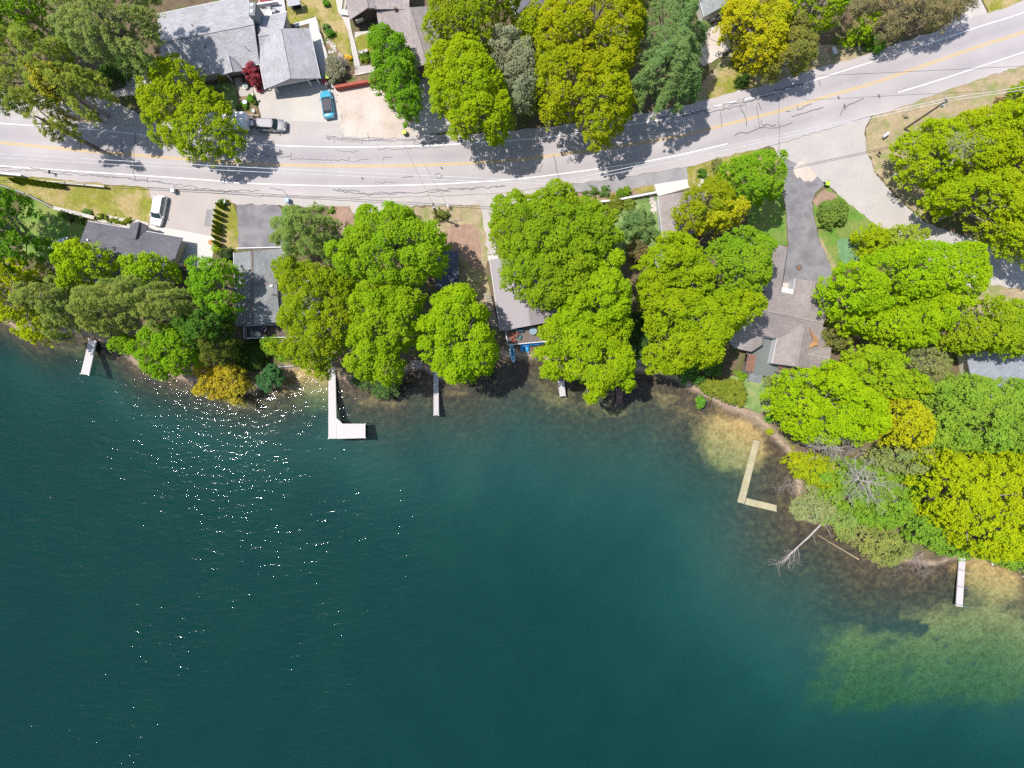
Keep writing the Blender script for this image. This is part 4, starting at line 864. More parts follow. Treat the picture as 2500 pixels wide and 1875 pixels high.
def rail(root,pts,z0,h=.95,m=WHITE,name='railing',px=True,step=.14,bal=True,post=1.6):
    mb=MB(); v=[loc(root,P(p[0],p[1],z0+h)) for p in pts]
    for a,b in zip(v[:-1],v[1:]):
        mb.bar(a,b,.10,.07); mb.bar(a-Vector((0,0,h-.12)),b-Vector((0,0,h-.12)),.05,.05)
        L=(b-a).length
        if bal:
            n=max(1,int(L/step))
            for i in range(1,n): p=a+(b-a)*i/n; mb.bar(p-Vector((0,0,.05)),p-Vector((0,0,h-.1)),.03)
        n=max(1,int(round(L/post)))
        for i in range(n+1): p=a+(b-a)*i/n; mb.bar(p+Vector((0,0,.06)),p-Vector((0,0,h)),.10)
    return mb.build(name,m,root)
def deckmesh(root,poly,z,m,name='deck',th=.12,joists=True):
    mb=MB(); v=[loc(root,P(p[0],p[1],z)) for p in poly]; mb.prism([(p.x,p.y) for p in v],z-th,z)
    if joists:
        for p in v: mb.bar((p.x,p.y,z-th),(p.x,p.y,-.6),.12)
    return mb.build(name,m,root)
# 1 large light grey house with carport
h=house('grey_roofed_house','rambling house with light grey shingle roof, carport and grey chimney at the top left',560,130)
gable(h,(384,34),(605,-12),(388,103),(620,58),(402,201),(633,156),2.8,4.8,R_GREY,TAN)
gable(h,(625,44),(701,28),(630,87),(690,78),(634,130),(712,118),2.85,3.7,R_GREY,TAN,wall=True)
o=gable(h,(624,105),(646,218),(684,70),(708,192),(755,68),(782,191),2.8,4.6,R_GREY,GREYP,wall=False)
gable(h,(543,150),(538,184),(556,134),(566,176),(578,145),(594,173),3.05,4.15,R_GREY,WHITE,wall=False,gut=False)
mb=MB()
v=[loc(h,P(*p)) for p in ((640,150,2.6),(648,196,2.6),(766,172,2.6),(752,80,2.6),(690,88,2.6))]
mb.prism([(p.x,p.y) for p in v],0,2.55); mb.build('wall',GREYP,h)
mb=MB(); v=[loc(h,P(*p)) for p in ((650,216,2.72),(707,192,4.35),(778,190,2.72))]; d=Vector((.0,.14,0)); mb.add([p+Vector((0,.1,0)) for p in v]+[p+d+Vector((0,.1,0)) for p in v],[(0,1,2),(5,4,3),(0,3,4,1),(1,4,5,2),(2,5,3,0)]); mb.build('gable_panel',GREYP,h)
mb=MB()
a=loc(h,P(655,213,2.6)); b=loc(h,P(777,189,2.6)); mb.bar(a,b,.16,.24); mb.build('carport_beam',WHITE,h)
for x,y in ((669,211),(751,194),(772,190)):
    p=loc(h,P(x,y,2.5)); mb=MB(); mb.bar((p.x,p.y,2.5),(p.x,p.y,0),.17); mb.build('post',WHITE,h)
mb=MB(); p=loc(h,P(616,22,5.8)); rz=-.20
mb.box((p.x,p.y,4.1),(.85,1.9,3.6),rz+.1); ch=mb.build('chimney',mat('grey_brick',(.25,.26,.28),var=.1,fvar=.2),h)
for s in (-1,1):
    mb=MB(); mb.box((p.x+s*.04,p.y+s*.45,6.0),(.45,.45,.22),rz+.1,taper=.8); mb.build('flue_cap',METAL,ch)
for x,y in ((470,62),(501,114),(600,116)):
    mb=MB(); q=loc(h,P(x,y,4.3)); mb.tube([q+Vector((0,0,-.5)),q+Vector((0,0,.35))],.06,8); mb.build('vent_pipe',DARK,h)
for s in ((553,182),(591,174)):
    p=loc(h,P(s[0],s[1],2.5)); mb=MB(); mb.bar((p.x,p.y,2.6),(p.x,p.y,0),.14); mb.build('porch_post',WHITE,h)
dk=deckmesh(h,[(630,-40),(688,-40),(698,29),(632,41)],.5,mat('grey_porch_floor',(.50,.49,.50),var=.05)); rail(dk,[(684,-40),(693,27)],.5,post=2); 
dk.location=(0,0,0)
window(h,P(655,201,1.5),P(700,192,1.5),.5,2.3,(-.0,-1,0),'garage_door')
window(h,P(470,193,1.5),P(500,187,1.5),.9,2.1,(0,-1,0))
# 2 brown house
h=house('brown_house','dark brown house with taupe shingle roof and a small gable window at the top',960,90)
gable(h,(834,-50),(853,49),(888,-50),(897,20),(942,-50),(939,19),2.8,4.2,R_BRN,BROWN,zeR=3.2,gut=False)
gable(h,(917,18),(946,190),(999,18),(1040,156),(1064,14),(1102,168),2.8,4.7,R_BRN,BROWN,gut=False,gm=BROWN)
roof(h,[[(900,-60,4.3),(1000,-60,4.6),(999,22,4.6),(896,22,3.4)]],R_BRN)
window(h,P(869,49,2.5),P(884,42,2.5),1.7,2.5,(-.1,-1,0))
mb=MB(); p=loc(h,P(964,20,4.6)); mb.box((p.x,p.y,4.55),(.5,.4,.5),0,taper=.8); mb.build('roof_vent',mat('brown_vent',(.25,.17,.09)),h)
mb=MB(); p=loc(h,P(917,15,4.5)); mb.tube([(p.x,p.y,4),(p.x,p.y,4.9)],.06,8); mb.build('vent_pipe',WHITE,h)
window(h,P(985,185,1.2),P(1040,168,1.2),.1,2.1,(.1,-1,0),'garage_door',TAN,TAN)
# 3 slate roof among trees
h=house('slate_roofed_house','dark slate roofed house with white rake board between lime trees at the top edge',1280,0)
gable(h,(1232,-45),(1268,58),(1300,-65),(1332,34),(1368,-85),(1396,10),2.8,4.2,R_DARK,CREAM,gm=WHITE)
mb=MB(); a=loc(h,P(1233,-45,2.75)); b=loc(h,P(1268,58,2.75)); mb.bar(a+Vector((-.12,0,-.15)),b+Vector((-.12,0,-.15)),.35,.3); mb.build('rake_board',WHITE,h)
# 4 sage roof
h=house('sage_roofed_house','cream house corner with sage green shingle roof beside the blue green pine',1745,-10)
gable(h,(1697,-40),(1719,41),(1745,-60),(1768,14),(1795,-80),(1812,-6),3.0,4.0,R_SAGE,CREAM,gut=True,inset=.25)
window(h,P(1738,44,2),P(1748,41,2),1.0,2.0,(.2,-1,0)); window(h,P(1755,39,2),P(1772,33,2),1.0,2.0,(.2,-1,0))
# 5 charcoal roof
h=house('charcoal_roofed_house','tan house with a dark charcoal shingle roof behind the white patio at the left',305,620)
gable(h,(214,540),(446,580),(187,610),(421,648),(165,678),(404,716),2.8,4.6,R_DARK,TAN,inset=.45)
gable(h,(318,545),(314,585),(339,541),(329,583),(362,551),(345,588),2.85,3.7,R_DARK,TAN,wall=False,gut=False)
mb=MB(); v=[loc(h,P(x,y,2.8)) for x,y in ((320,546),(359,553),(355,572),(318,566))]; mb.prism([(p.x,p.y) for p in v],0,2.72); mb.build('entry_wall',CREAM,h)
mb=MB(); p=loc(h,P(216,586,4)); mb.tube([(p.x,p.y,3.4),(p.x,p.y,4.3)],.09,8); mb.build('vent_pipe',METAL,h)
window(h,P(440,596,1.1),P(434,614,1.1),.1,2.1,(1,-.2,0),'door',WHITE,CREAM); window(h,P(431,622,1.1),P(426,640,1.1),.1,2.2,(1,-.2,0),'garage_door',WHITE,TAN)
# 6 grey shingles with deck
h=house('deck_house','grey shingled house at the foot of the asphalt drive with a dark lakeside deck',640,700)
gable(h,(570,617),(577,795),(614,613),(617,793),(692,606),(683,787),2.9,4.2,R_GREY2,WHITE,gm=WHITE,capm=mat('ridge_shingle',(.20,.16,.15)))
roof(h,[[(614,694,4.24),(676,691,4.0),(683,786,3.05),(617,793,4.24)]],R_GREY2,[((616,694,4.24),(674,691,4.0))],capm=MATS['ridge_shingle'])
roof(h,[[(680,680,2.8),(780,676,2.7),(780,772,2.3),(684,772,2.4)]],R_GREY2)
mb=MB(); v=[loc(h,P(x,y,2.4)) for x,y in ((686,684),(774,682),(774,766),(686,766))]; mb.prism([(p.x,p.y) for p in v],0,2.2); mb.build('wall',WHITE,h)
mb=MB(); p=loc(h,P(663,698,4.1)); mb.box((p.x,p.y,4.0),(.4,.35,.6)); mb.build('roof_vent',WHITE,h)
mb=MB(); p=loc(h,P(676,720,3.8)); mb.box((p.x,p.y,3.85),(.55,.3,.5)); mb.tube([(p.x-.5,p.y,3.6),(p.x-.5,p.y,4.2)],.1,8); mb.build('chimney_pipe',DARK,h)
mb=MB(); a=loc(h,P(578,607,.1)); b=loc(h,P(700,604,.1)); mb.bar(a+Vector((0,0,.1)),b+Vector((0,0,.1)),.12,.5); mb.build('threshold',WHITE,h)
dk=deckmesh(h,[(595,796),(790,786),(790,820),(597,826)],.7,WOODD)
rail(h,[(680,791),(595,796),(596,826),(700,823),(790,820)],.7,h=1.0)
# 7 mauve metal roof with lakeside deck
h=house('mauve_roofed_house','cottage with mauve metal roof and wooden side stairs under the wide green tree',1280,720)
gable(h,(1195,634),(1221,808),(1270,624),(1295,795),(1338,616),(1364,782),2.9,4.2,R_MAUVE,CREAM,gm=WHITE,inset=.3)
deckmesh(h,[(1234,806),(1345,792),(1348,832),(1239,842)],1.6,mat('brown_deck_floor',(.17,.135,.12),var=.1,fvar=.15))
rail(h,[(1262,803),(1234,806),(1239,842),(1348,832)],1.6,h=.95,bal=False)
mb=MB(); n=16
for i in range(n):
    t=i/(n-1); p=loc(h,P(1194+22*t-4,722+90*t,0)); mb.box((p.x,p.y,1.3-1.5*t),(1.1,.28,.05),-.1)
a=loc(h,P(1186,722,0)); b=loc(h,P(1209,812,0)); 
for off in (0,1.15): mb.bar((a.x+off,a.y,1.25),(b.x+off,b.y,-.25),.06,.22)
mb.build('side_stairs',WOOD,h)
mb=MB(); v=[loc(h,P(x,y,.35)) for x,y in ((1190,624),(1216,621),(1218,636),(1193,638))]; mb.prism([(p.x,p.y) for p in v],.2,.35); mb.build('porch_step',CONCW,h)
# 8 dark blue shed
h=house('blue_roofed_shed','shed with dark blue corrugated metal roof shaded by the dense green maple',1095,655,'shed')
gable(h,(1065,610),(1119,612),(1065,663),(1119,663),(1065,706),(1120,702),2.4,3.3,R_BLUE,BROWN,gut=False,gm=DARK)
mb=MB()
for k in range(9):
    x=1068+k*6; mb.bar(loc(h,P(x,611,2.45)),loc(h,P(x,662,3.34)),.04,.05); mb.bar(loc(h,P(x,704,2.45)),loc(h,P(x,664,3.34)),.04,.05)
mb.build('roof_rib',R_BLUE,h)
# 9 large taupe house
h=house('taupe_roofed_house','large white house with a many gabled taupe shingle roof and grey lakeside deck',1920,760)
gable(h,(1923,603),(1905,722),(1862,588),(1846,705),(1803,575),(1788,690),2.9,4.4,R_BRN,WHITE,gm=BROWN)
gable(h,(1942,680),(1932,742),(1988,687),(1974,762),(2025,694),(2014,782),3.0,4.7,R_BRN,WHITE,inset=.05)
roof(h,[[(1842,752,5.4),(2011,788,5.4),(2028,738,3.2),(1860,702,3.2)],
        [(1842,752,5.4),(2011,788,5.4),(1992,858,3.0),(1896,826,3.0),(1864,819,3.0)],
        [(1842,752,5.4),(1864,819,3.0),(1862,841,2.7),(1835,859,2.6),(1803,852,2.6),(1786,828,2.7),(1800,775,3.0),(1820,735,3.6)]],R_BRN,[((1842,752,5.42),(2011,788,5.42))])
gable(h,(1905,790),(1885,887),(1962,788),(1944,895),(2028,802),(2008,904),3.0,5.1,R_BRN,WHITE,gut=True,inset=.05)
gable(h,(2000,842),(2030,848),(1972,864),(2026,876),(1990,905),(2024,912),3.1,4.3,R_BRN,WHITE,wall=False,gut=False)
mb=MB(); v=[loc(h,P(x,y,2.9)) for x,y in ((1810,740),(1850,762),(2008,792),(2022,722),(1900,700),(1830,700))]; mb.prism([(p.x,p.y) for p in v],0,2.85)
v=[loc(h,P(x,y,2.6)) for x,y in ((1806,780),(1862,780),(1899,826),(1866,821),(1859,838),(1834,854),(1805,848),(1791,828))]; mb.prism([(p.x,p.y) for p in v],0,2.4); mb.build('wall',WHITE,h)
for a,b,o in (((1795,832),(1803,846),(-1,-.7,0)),((1795,826),(1804,800),(-1,.3,0)),((1810,850),(1830,854),(0,-1,0)),((1839,853),(1856,841),(.6,-1,0))): window(h,P(a[0],a[1],1.6),P(b[0],b[1],1.6),.8,2.1,o)
mb=MB(); p=loc(h,P(1995,876,4.0)); mb.tube([(p.x,p.y,3.5),(p.x,p.y,4.5)],.09,8); mb.build('vent_pipe',WHITE,h)
deckmesh(h,[(1862,824),(1892,828),(1886,888),(1948,897),(1990,908),(1985,940),(1935,930),(1811,908),(1822,858),(1838,860)],.8,DECKG)
mb=MB()
for i in range(5): 
    t=i/4; p=loc(h,P(1846-4*t,914+22*t,.7)); mb.box((p.x,p.y,.68-.16*i),(2.1,.34,.10),-.20)
for s in (-1,1): a=loc(h,P(1846+s*20,912+s*5,.7)); b=loc(h,P(1842+s*20,936+s*5,0)); mb.bar((a.x,a.y,1.5),(b.x,b.y,.9),.07); mb.bar((a.x,a.y,1.5),(a.x,a.y,.5),.08); mb.bar((b.x,b.y,.9),(b.x,b.y,-.1),.08)
mb.build('deck_stairs',mat('grey_stair_treads',(.23,.24,.24)),h)
mb=MB(); a=loc(h,P(1823,862,1.0)); b=loc(h,P(1815,905,1.0)); mb.bar(a+Vector((0,0,.1)),b+Vector((0,0,.1)),.35,.35); mb.build('deck_bench',WOODD,h)
mb=MB()
for k in range(9):
    a=loc(h,P(1902+k*4.5,890+k*.9,2.4)); b=loc(h,P(1899+k*4.5,910+k*.9,2.4)); mb.bar((a.x,a.y,2.35),(b.x,b.y,2.35),.06,.14)
for q in ((1901,896),(1899,906)): a=loc(h,P(q[0],q[1],2.2)); b=loc(h,P(q[0]+40,q[1]+7,2.2)); mb.bar((a.x,a.y,2.22),(b.x,b.y,2.22),.09,.16)
for q in ((1899,908),(1939,915)): a=loc(h,P(q[0],q[1],2.2)); mb.bar((a.x,a.y,2.25),(a.x,a.y,.8),.11)
mb.build('pergola',WOODR,h)
mb=MB(); v=[loc(h,P(x,y,.06)) for x,y in ((1909,690),(1929,693),(1926,722),(1905,716))]; mb.prism([(p.x,p.y) for p in v],.05,.30); mb.build('entry_slab',CONC,h)
mb=MB(); vs=[(1976,800,5.02),(1984,812,4.78),(1996,826,4.38),(1997,842,4.35),(1984,846,4.55),(1972,852,4.72),(1986,838,4.6),(1987,824,4.62)]
me=bpy.data.meshes.new('n'); a=[loc(h,P(*v)) for v in vs]; c0=sum(a,Vector())/len(a)
mb.add([c0+Vector((0,0,.18))]+[p+Vector((0,0,.04)) for p in a]+[p-Vector((0,0,.25)) for p in a],[(0,1+i,1+(i+1)%8) for i in range(8)]+[(1+i,9+i,9+(i+1)%8,1+(i+1)%8) for i in range(8)])
o=mb.build('pine_needle_drift',mat('dead_needles',(.50,.27,.12),var=.2,fvar=.2)); o.location=h.location; tag(o,'orange drift of dead needles lying in the taupe roof valley','needle drift',kind='stuff')
# 10 garage
h=house('taupe_roofed_garage','white garage with plain taupe roof below the pale concrete pad',1645,520,'garage')
gable(h,(1606,480),(1619,580),(1663,469),(1676,569),(1716,459),(1728,558),2.8,3.9,R_BRN,WHITE,gm=WHITE,inset=.12)
# 11 blue grey roof right
h=house('blue_grey_roofed_house','pale house with blue grey metal roof half hidden under lime trees at the right edge',2450,920)
gable(h,(2358,859),(2600,864),(2370,917),(2600,926),(2384,978),(2600,990),2.9,4.1,R_BLGR,CREAM)
mb=MB(); p=loc(h,P(2494,897,4)); mb.tube([(p.x,p.y,3.4),(p.x+.25,p.y+.03,4.3)],.07,8); mb.build('vent_pipe',WHITE,h)
for x,y in ((2352,877),(2353,893)):
    mb=MB(); p=loc(h,P(x,y,0)); mb.box((p.x,p.y,.5),(.7,.6,1.0)); mb.build('air_unit',METAL,h)
# ---------------------------------------------------------------- vehicles
def loft(st,nm,mats,parent,mi=None,smooth=True,cap=True):
    """st: list of rings (lists of points)"""
    mb=MB(); n=len(st[0]); 
    for r in st: mb.v+=[tuple(p) for p in r]
    for i in range(len(st)-1):
        for k in range(n):
            mb.f.append((i*n+k,i*n+(k+1)%n,(i+1)*n+(k+1)%n,(i+1)*n+k)); mb.m.append(0)
    if cap:
        mb.f.append(tuple(range(n))); mb.m.append(0); mb.f.append(tuple((len(st)-1)*n+k for k in range(n))); mb.m.append(0)
    return mb.build(nm,mats,parent,smooth=smooth)
def ring(x,w,z0,z1,r=.12,tw=1.0):
    t=w*tw
    return [(x,-w+r*.5,z0),(x,-w,z0+r),(x,-w,(z0+z1)*.5),(x,-(w+t)/2,z1-r),(x,-t+r,z1-.015),(x,-t*.45,z1),(x,0,z1+.012),(x,t*.45,z1),(x,t-r,z1-.015),(x,(w+t)/2,z1-r),(x,w,(z0+z1)*.5),(x,w,z0+r),(x,w-r*.5,z0)]
def car(label,x,y,heading,L,W,H,paint,roofm,cab,cat='car',belt=.92,nose=.72,rear=.9,name='parked_car',rearwin=True,black_side=False):
    b=P(x,y,.8); root=empty(name,(b.x,b.y,0.14),heading,label,cat); w=W/2; h=L/2
    prof=[(-h,.80,.42,rear-.28),(-h+.08,.90,.32,rear-.10),(-h+.35,.97,.25,rear-.01),(-h+.9,1,.22,belt),(-h*.2,1,.22,belt+.01),(h*.35,1,.22,belt),(h-1.0,.985,.22,belt-.05),(h-.45,.93,.24,nose+.04),(h-.15,.80,.30,nose-.06),(h-.02,.58,.40,nose-.22)]
    loft([ring(p[0],w*p[1],p[2],p[3],.13,.94) for p in prof],'body',paint,root)
    # greenhouse: glass all round, painted roof panel on top
    x0,x1,x2,x3=cab   # rear base, rear top, front top, front base
    gl=[]
    def gr(xx,ww,z,tw): return [(xx,-ww,z),(xx,-ww*.5,z+.015),(xx,0,z+.02),(xx,ww*.5,z+.015),(xx,ww,z)]
    wb=w*.93; wt=w*.74
    base=[(x0,-wb*.86),(x0,wb*.86),(x3-.12,wb*.92),(x3,wb*.6),(x3+.05,0),(x3,-wb*.6),(x3-.12,-wb*.92)]
    top=[(x1,-wt*.92),(x1,wt*.92),(x2-.12,wt*.95),(x2,wt*.6),(x2+.05,0),(x2,-wt*.6),(x2-.12,-wt*.95)]
    mb=MB(); n=7; mb.add([(p[0],p[1],belt-.06) for p in base]+[(p[0],p[1],H-.035) for p in top],[(i,(i+1)%n,n+(i+1)%n,n+i) for i in range(n)]+[tuple(range(n,2*n))])
    mb.build('windows',GLASS,root)
    mb=MB(); t2=[(p[0]*1.0+(.03 if p[0]>0 else -.03),p[1]*1.03) for p in top]; cx=(x1+x2)/2
    t3=[((p[0]-cx)*.82+cx,p[1]*.8) for p in top]
    mb.add([(p[0],p[1],H-.05) for p in t2]+[(p[0],p[1],H-.015) for p in top]+[(p[0],p[1],H+.015) for p in t3],[(i,(i+1)%n,n+(i+1)%n,n+i) for i in range(n)]+[(n+i,n+(i+1)%n,2*n+(i+1)%n,2*n+i) for i in range(n)]+[tuple(range(2*n,3*n))])
    mb.build('roof',roofm,root,smooth=False)
    mb=MB()
    for s in (-1,1):
        mb.bar((x3-.15,s*wb*.92,belt-.03),(x2-.12,s*wt*.97,H-.03),.07,.05); mb.bar((x0,s*wb*.88,belt-.03),(x1,s*wt*.94,H-.03),.09,.06)
        xm=(x1+x2)/2; mb.bar((xm,s*wb*.97,belt-.03),(xm,s*wt*.985,H-.03),.06,.05)
    mb.build('pillars',paint if not black_side else DARK,root)
    for sx in (-1,1):
        for s in (-1,1):
            wx=h*.62*sx+(.02 if sx>0 else -.02); mb=MB(); pr=[(.10,-.11),(.30,-.11),(.335,-.08),(.335,.08),(.30,.11),(.10,.11)]
            mb.lathe(pr,seg=18); mb.v=[(v[0],v[2],v[1]) for v in mb.v]
            wh=mb.build('wheel',RUBBER,root,smooth=False); wh.location=(wx,s*(w-.10),.335-.14)
            mb=MB(); mb.lathe([(.05,-.02),(.20,-.02),(.215,.0),(.20,.02),(.05,.035)],seg=14); mb.v=[(v[0],s*(v[2]+.11),v[1]) for v in mb.v]; mb.build('rim',METAL,wh)
    for s in (-1,1):
        mb=MB(); mb.box((x3-.35,s*(w+.10),belt+.03),(.12,.22,.15),taper=.85); mb.build('mirror',paint,root)
        mb=MB(); mb.box((h-.24,s*w*.66,nose-.05),(.22,.26,.12),rz=-s*.45); mb.build('headlight',mat('headlight_lens',(.35,.38,.40),rough=.3),root)
        mb=MB(); mb.box((-h+.07,s*w*.74,rear-.20),(.10,.24,.20)); mb.build('taillight',mat('red_lens',(.45,.02,.02),rough=.2),root)
    mb=MB(); mb.box((h-.07,0,.40),(.10,w*.9,.16)); mb.build('grille',DARK,root)
    return root
SILVER=mat('silver_car_paint',(.26,.25,.265),rough=.5,metal=.2,var=.02,fvar=0,coat=.15)
BLUEC=mat('sky_blue_car_paint',(.07,.36,.52),rough=.25,var=.02,fvar=0,coat=.6)
WHITEC=mat('white_car_paint',(.76,.76,.76),rough=.25,var=.02,fvar=0,coat=.5)
SOFTTOP=mat('charcoal_soft_top',(.10,.095,.11),rough=.9,var=.08)
def hd(ax,ay,bx,by): return math.atan2(-(by-ay),bx-ax)
car('sky blue compact car with charcoal soft top facing the carport',799,254,hd(805,290,794,219),4.35,1.76,1.45,BLUEC,SOFTTOP,(-1.55,-1.25,.45,1.05),belt=.90,nose=.78,rear=.98)
car('silver sport utility car parked at the tail of the white trailer',663,306,hd(627,305,701,308),4.6,1.85,1.75,SILVER,SILVER,(-2.1,-1.95,.45,1.05),belt=1.02,nose=.92,rear=1.05,black_side=True)
car('white wagon parked beside the dry lawn on the left driveway',387,514,hd(395,476,381,549),4.75,1.82,1.62,WHITEC,WHITEC,(-2.15,-1.9,.55,1.25),belt=.95,nose=.80,rear=1.0)
b=P(560,299,1.4); r=empty('travel_trailer',(b.x,b.y,.12),hd(500,302,604,299),'white box trailer mostly hidden beneath the airy roadside tree','trailer')
mb=MB()
sec=[(-.0+x,z) for x,z in ((-3.1,.55),(-3.2,1.2),(-3.0,2.45),(-2.7,2.62),(2.3,2.62),(2.75,2.4),(2.95,1.5),(2.85,.55))]; n=len(sec)
mb.add([(x,-1.12,z) for x,z in sec]+[(x,1.12,z) for x,z in sec],[tuple(range(n)),tuple(range(n,2*n))]+[(i,(i+1)%n,n+(i+1)%n,n+i) for i in range(n)]); mb.build('body',WHITEC,r,bevel=.08)
mb=MB(); mb.box((1.3,0,2.68),(.6,.6,.14)); mb.build('roof_vent',CREAM,r); mb=MB(); mb.box((-1,0,2.74),(.9,.8,.25),taper=.85); mb.build('air_unit',CREAM,r)
mb=MB(); mb.bar((2.8,.75,.5),(4.1,0,.48),.09); mb.bar((2.8,-.75,.5),(4.1,0,.48),.09); mb.bar((4.0,0,.5),(4.3,0,.52),.1); mb.bar((3.8,0,.9),(3.8,0,.05),.07); mb.build('tow_bar',DARK,r)
mb=MB(); mb.box((3.2,0,.72),(.55,.7,.35),taper=.9); mb.build('gas_box',WHITEC,r)
for s in (-1,1):
    mb=MB(); mb.lathe([(.1,-.1),(.33,-.1),(.33,.1),(.1,.1)],seg=14); mb.v=[(v[0],v[2],v[1]) for v in mb.v]; wh=mb.build('wheel',RUBBER,r); wh.location=(-.4,s*1.05,.24)
# ---------------------------------------------------------------- bins, boxes, signs
def bin_(label,x,y,rz,body,lidm,group=None):
    b=P(x,y,.9); r=empty('wheeled_bin',(b.x,b.y,.13),rz,label,'bin',group)
    mb=MB(); mb.box((0,0,.52),(.50,.58,.86),taper=1.0); mb.v=[(x_*(.8 if z<.5 else 1.08),y_*(.8 if z<.5 else 1.05),z) for x_,y_,z in mb.v]; mb.build('body',body,r,bevel=.02)
    mb=MB(); mb.box((0,.0,1.0),(.62,.70,.09),taper=.88); mb.build('lid',lidm,r,bevel=.02)
    mb=MB(); mb.bar((-.22,.40,.97),(.22,.40,.97),.05); mb.build('handle',body,r)
    for s in (-1,1): mb=MB(); mb.lathe([(.03,-.04),(.12,-.04),(.12,.04),(.03,.04)],seg=12); mb.v=[(v[2]+s*.27,v[0]+.25,v[1]+.12) for v in mb.v]; mb.build('wheel',RUBBER,r)
    return r
LIMEP=mat('lime_plastic',(.50,.68,.06),rough=.4,var=.03,fvar=0); GREENP=mat('dark_green_plastic',(.02,.10,.06),rough=.4)
BLUEP=mat('pale_blue_plastic',(.25,.42,.65),rough=.4,var=.04,fvar=0); PALEB=mat('ice_blue_plastic',(.62,.72,.80),rough=.4,var=.03,fvar=0)
bin_('lime lidded bin standing alone on the sandy lot near the road',987,323,.2,GREENP,LIMEP)
bin_('lime lidded bin between asphalt drive and side road',2020,448,-.3,GREENP,LIMEP)
bin_('lime lidded bin behind the person beside the carport',799,188,.15,GREENP,LIMEP)
bin_('ice blue lidded bin near the rear of the white wagon',422,465,.1,GREYP,PALEB)
bin_('blue bin at the roadside where the asphalt drive begins',701,489,.05,mat('blue_plastic',(.10,.25,.5),rough=.4),BLUEP)
def post_box(label,x,y,m,rz=0,post=1.1,cat='mailbox',name='mailbox',size=(.22,.52,.26)):
    b=P(x,y,1.1); r=empty(name,(b.x,b.y,0),rz,label,cat)
    mb=MB(); mb.bar((0,0,-.2),(0,0,post),.10); mb.build('post',WOOD if m is not WHITE else WHITE,r)
    mb=MB(); k=7; pr=[(-size[0]/2,0),(size[0]/2,0)]+[(size[0]/2*math.cos(PI*i/k),size[2]*.55+size[0]/2*math.sin(PI*i/k)) for i in range(k+1)]
    n=len(pr); mb.add([(x_,-size[1]/2,post+z) for x_,z in pr]+[(x_,size[1]/2,post+z) for x_,z in pr],[tuple(range(n)),tuple(range(n,2*n))]+[(i,(i+1)%n,n+(i+1)%n,n+i) for i in range(n)]); mb.build('box',m,r)
    mb=MB(); mb.box((size[0]/2+.02,.1,post+.25),(.02,.05,.16)); mb.build('flag',mat('red_flag',(.5,.03,.03)),r); return r
post_box('white mailbox at the roadside beside the short utility pole',1094,503,WHITE,.1)
post_box('black mailbox at the head of the columnar shrub row',539,493,DARK,.1)
post_box('white mailbox at the head of the columnar shrub row',549,492,WHITE,-.2)
post_box('black mailbox beside the roadside rail fence on the left',121,420,DARK,0)
post_box('white toppled looking mailbox on the corner verge left of the pole foot',2165,328,WHITE,-.9,.7,size=(.4,1.0,.4))
post_box('black mailbox on the verge beside the side road',2147,374,DARK,.6)
post_box('white mailbox farther down the side road verge',2183,428,WHITE,-.5)
b=P(2218,271,2); r=empty('road_sign',(b.x,b.y,0),.2,'white square road sign seen near edge on the corner verge','sign')
mb=MB(); mb.tube([(-.0,0,-.2),(0,0,2.3)],.04,7); mb.build('post',METAL,r); mb=MB(); mb.box((0,-.05,1.95),(.62,.03,.75),rot=Matrix.Rotation(.12,3,'X')); mb.build('sign_panel',WHITE,r)
b=P(2036,125,.5); r=empty('utility_box',(b.x,b.y,0),.45,'pale green utility box standing on the verge near the khaki spruce','utility box')
mb=MB(); mb.box((0,0,.4),(.55,1.0,.8),taper=.95); mb.build('cabinet',mat('pale_green_metal',(.42,.50,.46),rough=.5),r,bevel=.03); mb=MB(); mb.box((0,0,.83),(.6,1.06,.06)); mb.build('lid',WHITE,r)
b=P(2025,126,.5); mb=MB(); mb.tube([(0,0,-.1),(0.05,.18,1.3)],.05,7); o=mb.build('marker_post',mat('orange_marker',(.75,.14,.04))); o.location=b; o.location.z=0; tag(o,'thin orange marker post next to the pale green utility box','post')
b=P(2097,118,.5); r=post_box('grey mailbox half hidden in the greenery below the small lime tree',2097,118,GREYP,.6)
for x,y,l in ((1951,653,'round iron manhole cover in the asphalt driveway by the taupe house'),(515,591,'round rusty cover set in the white patio corner')):
    b=P(x,y,.16); r=empty('manhole_cover',(b.x,b.y,.155 if x>1000 else .17),0,l,'manhole'); mb=MB(); mb.lathe([(.02,-.06),(.42,-.06),(.42,.012),(.02,.012)],seg=20); mb.build('ring',DARK if x>1000 else MATS['dead_needles'],r); mb=MB(); mb.lathe([(.01,0),(.35,.0),(.35,.022),(.01,.03)],seg=20); mb.build('lid',mat('rusty_iron',(.22,.13,.09),var=.2) if x>1000 else MATS['dead_needles'],r)
# ---------------------------------------------------------------- poles and wires
def pole(label,x,y,h,top,arm=None,r0=.17):
    b=P(x,y,0); t=P(top[0],top[1],h); r=empty('utility_pole',(b.x,b.y,0),0,label,'utility pole')
    d=Vector((t.x-b.x,t.y-b.y,h)); mb=MB(); mb.tube([(0,0,-.5),d*.5,d],[r0,r0*.85,r0*.7],10); mb.build('pole',POLEW,r)
    if arm:
        mb=MB(); mb.bar(d+Vector((-arm[0],-arm[1],-.4)),d+Vector((arm[0],arm[1],-.4)),.10,.12); mb.build('crossarm',POLEW,r)
        mb=MB()
        for s in (-1,1): mb.lathe([(.02,0),(.06,0),(.05,.1),(.07,.14),(.02,.2)],c=(d.x+s*arm[0]*.85,d.y+s*arm[1]*.85,h-.34),seg=8)
        mb.build('insulators',WHITE,r)
    mb=MB(); mb.box(d+Vector((.05,-.28,-1.3)),(.3,.3,.7)); mb.build('junction_box',GREYP,r)
    return t
HP=11.3
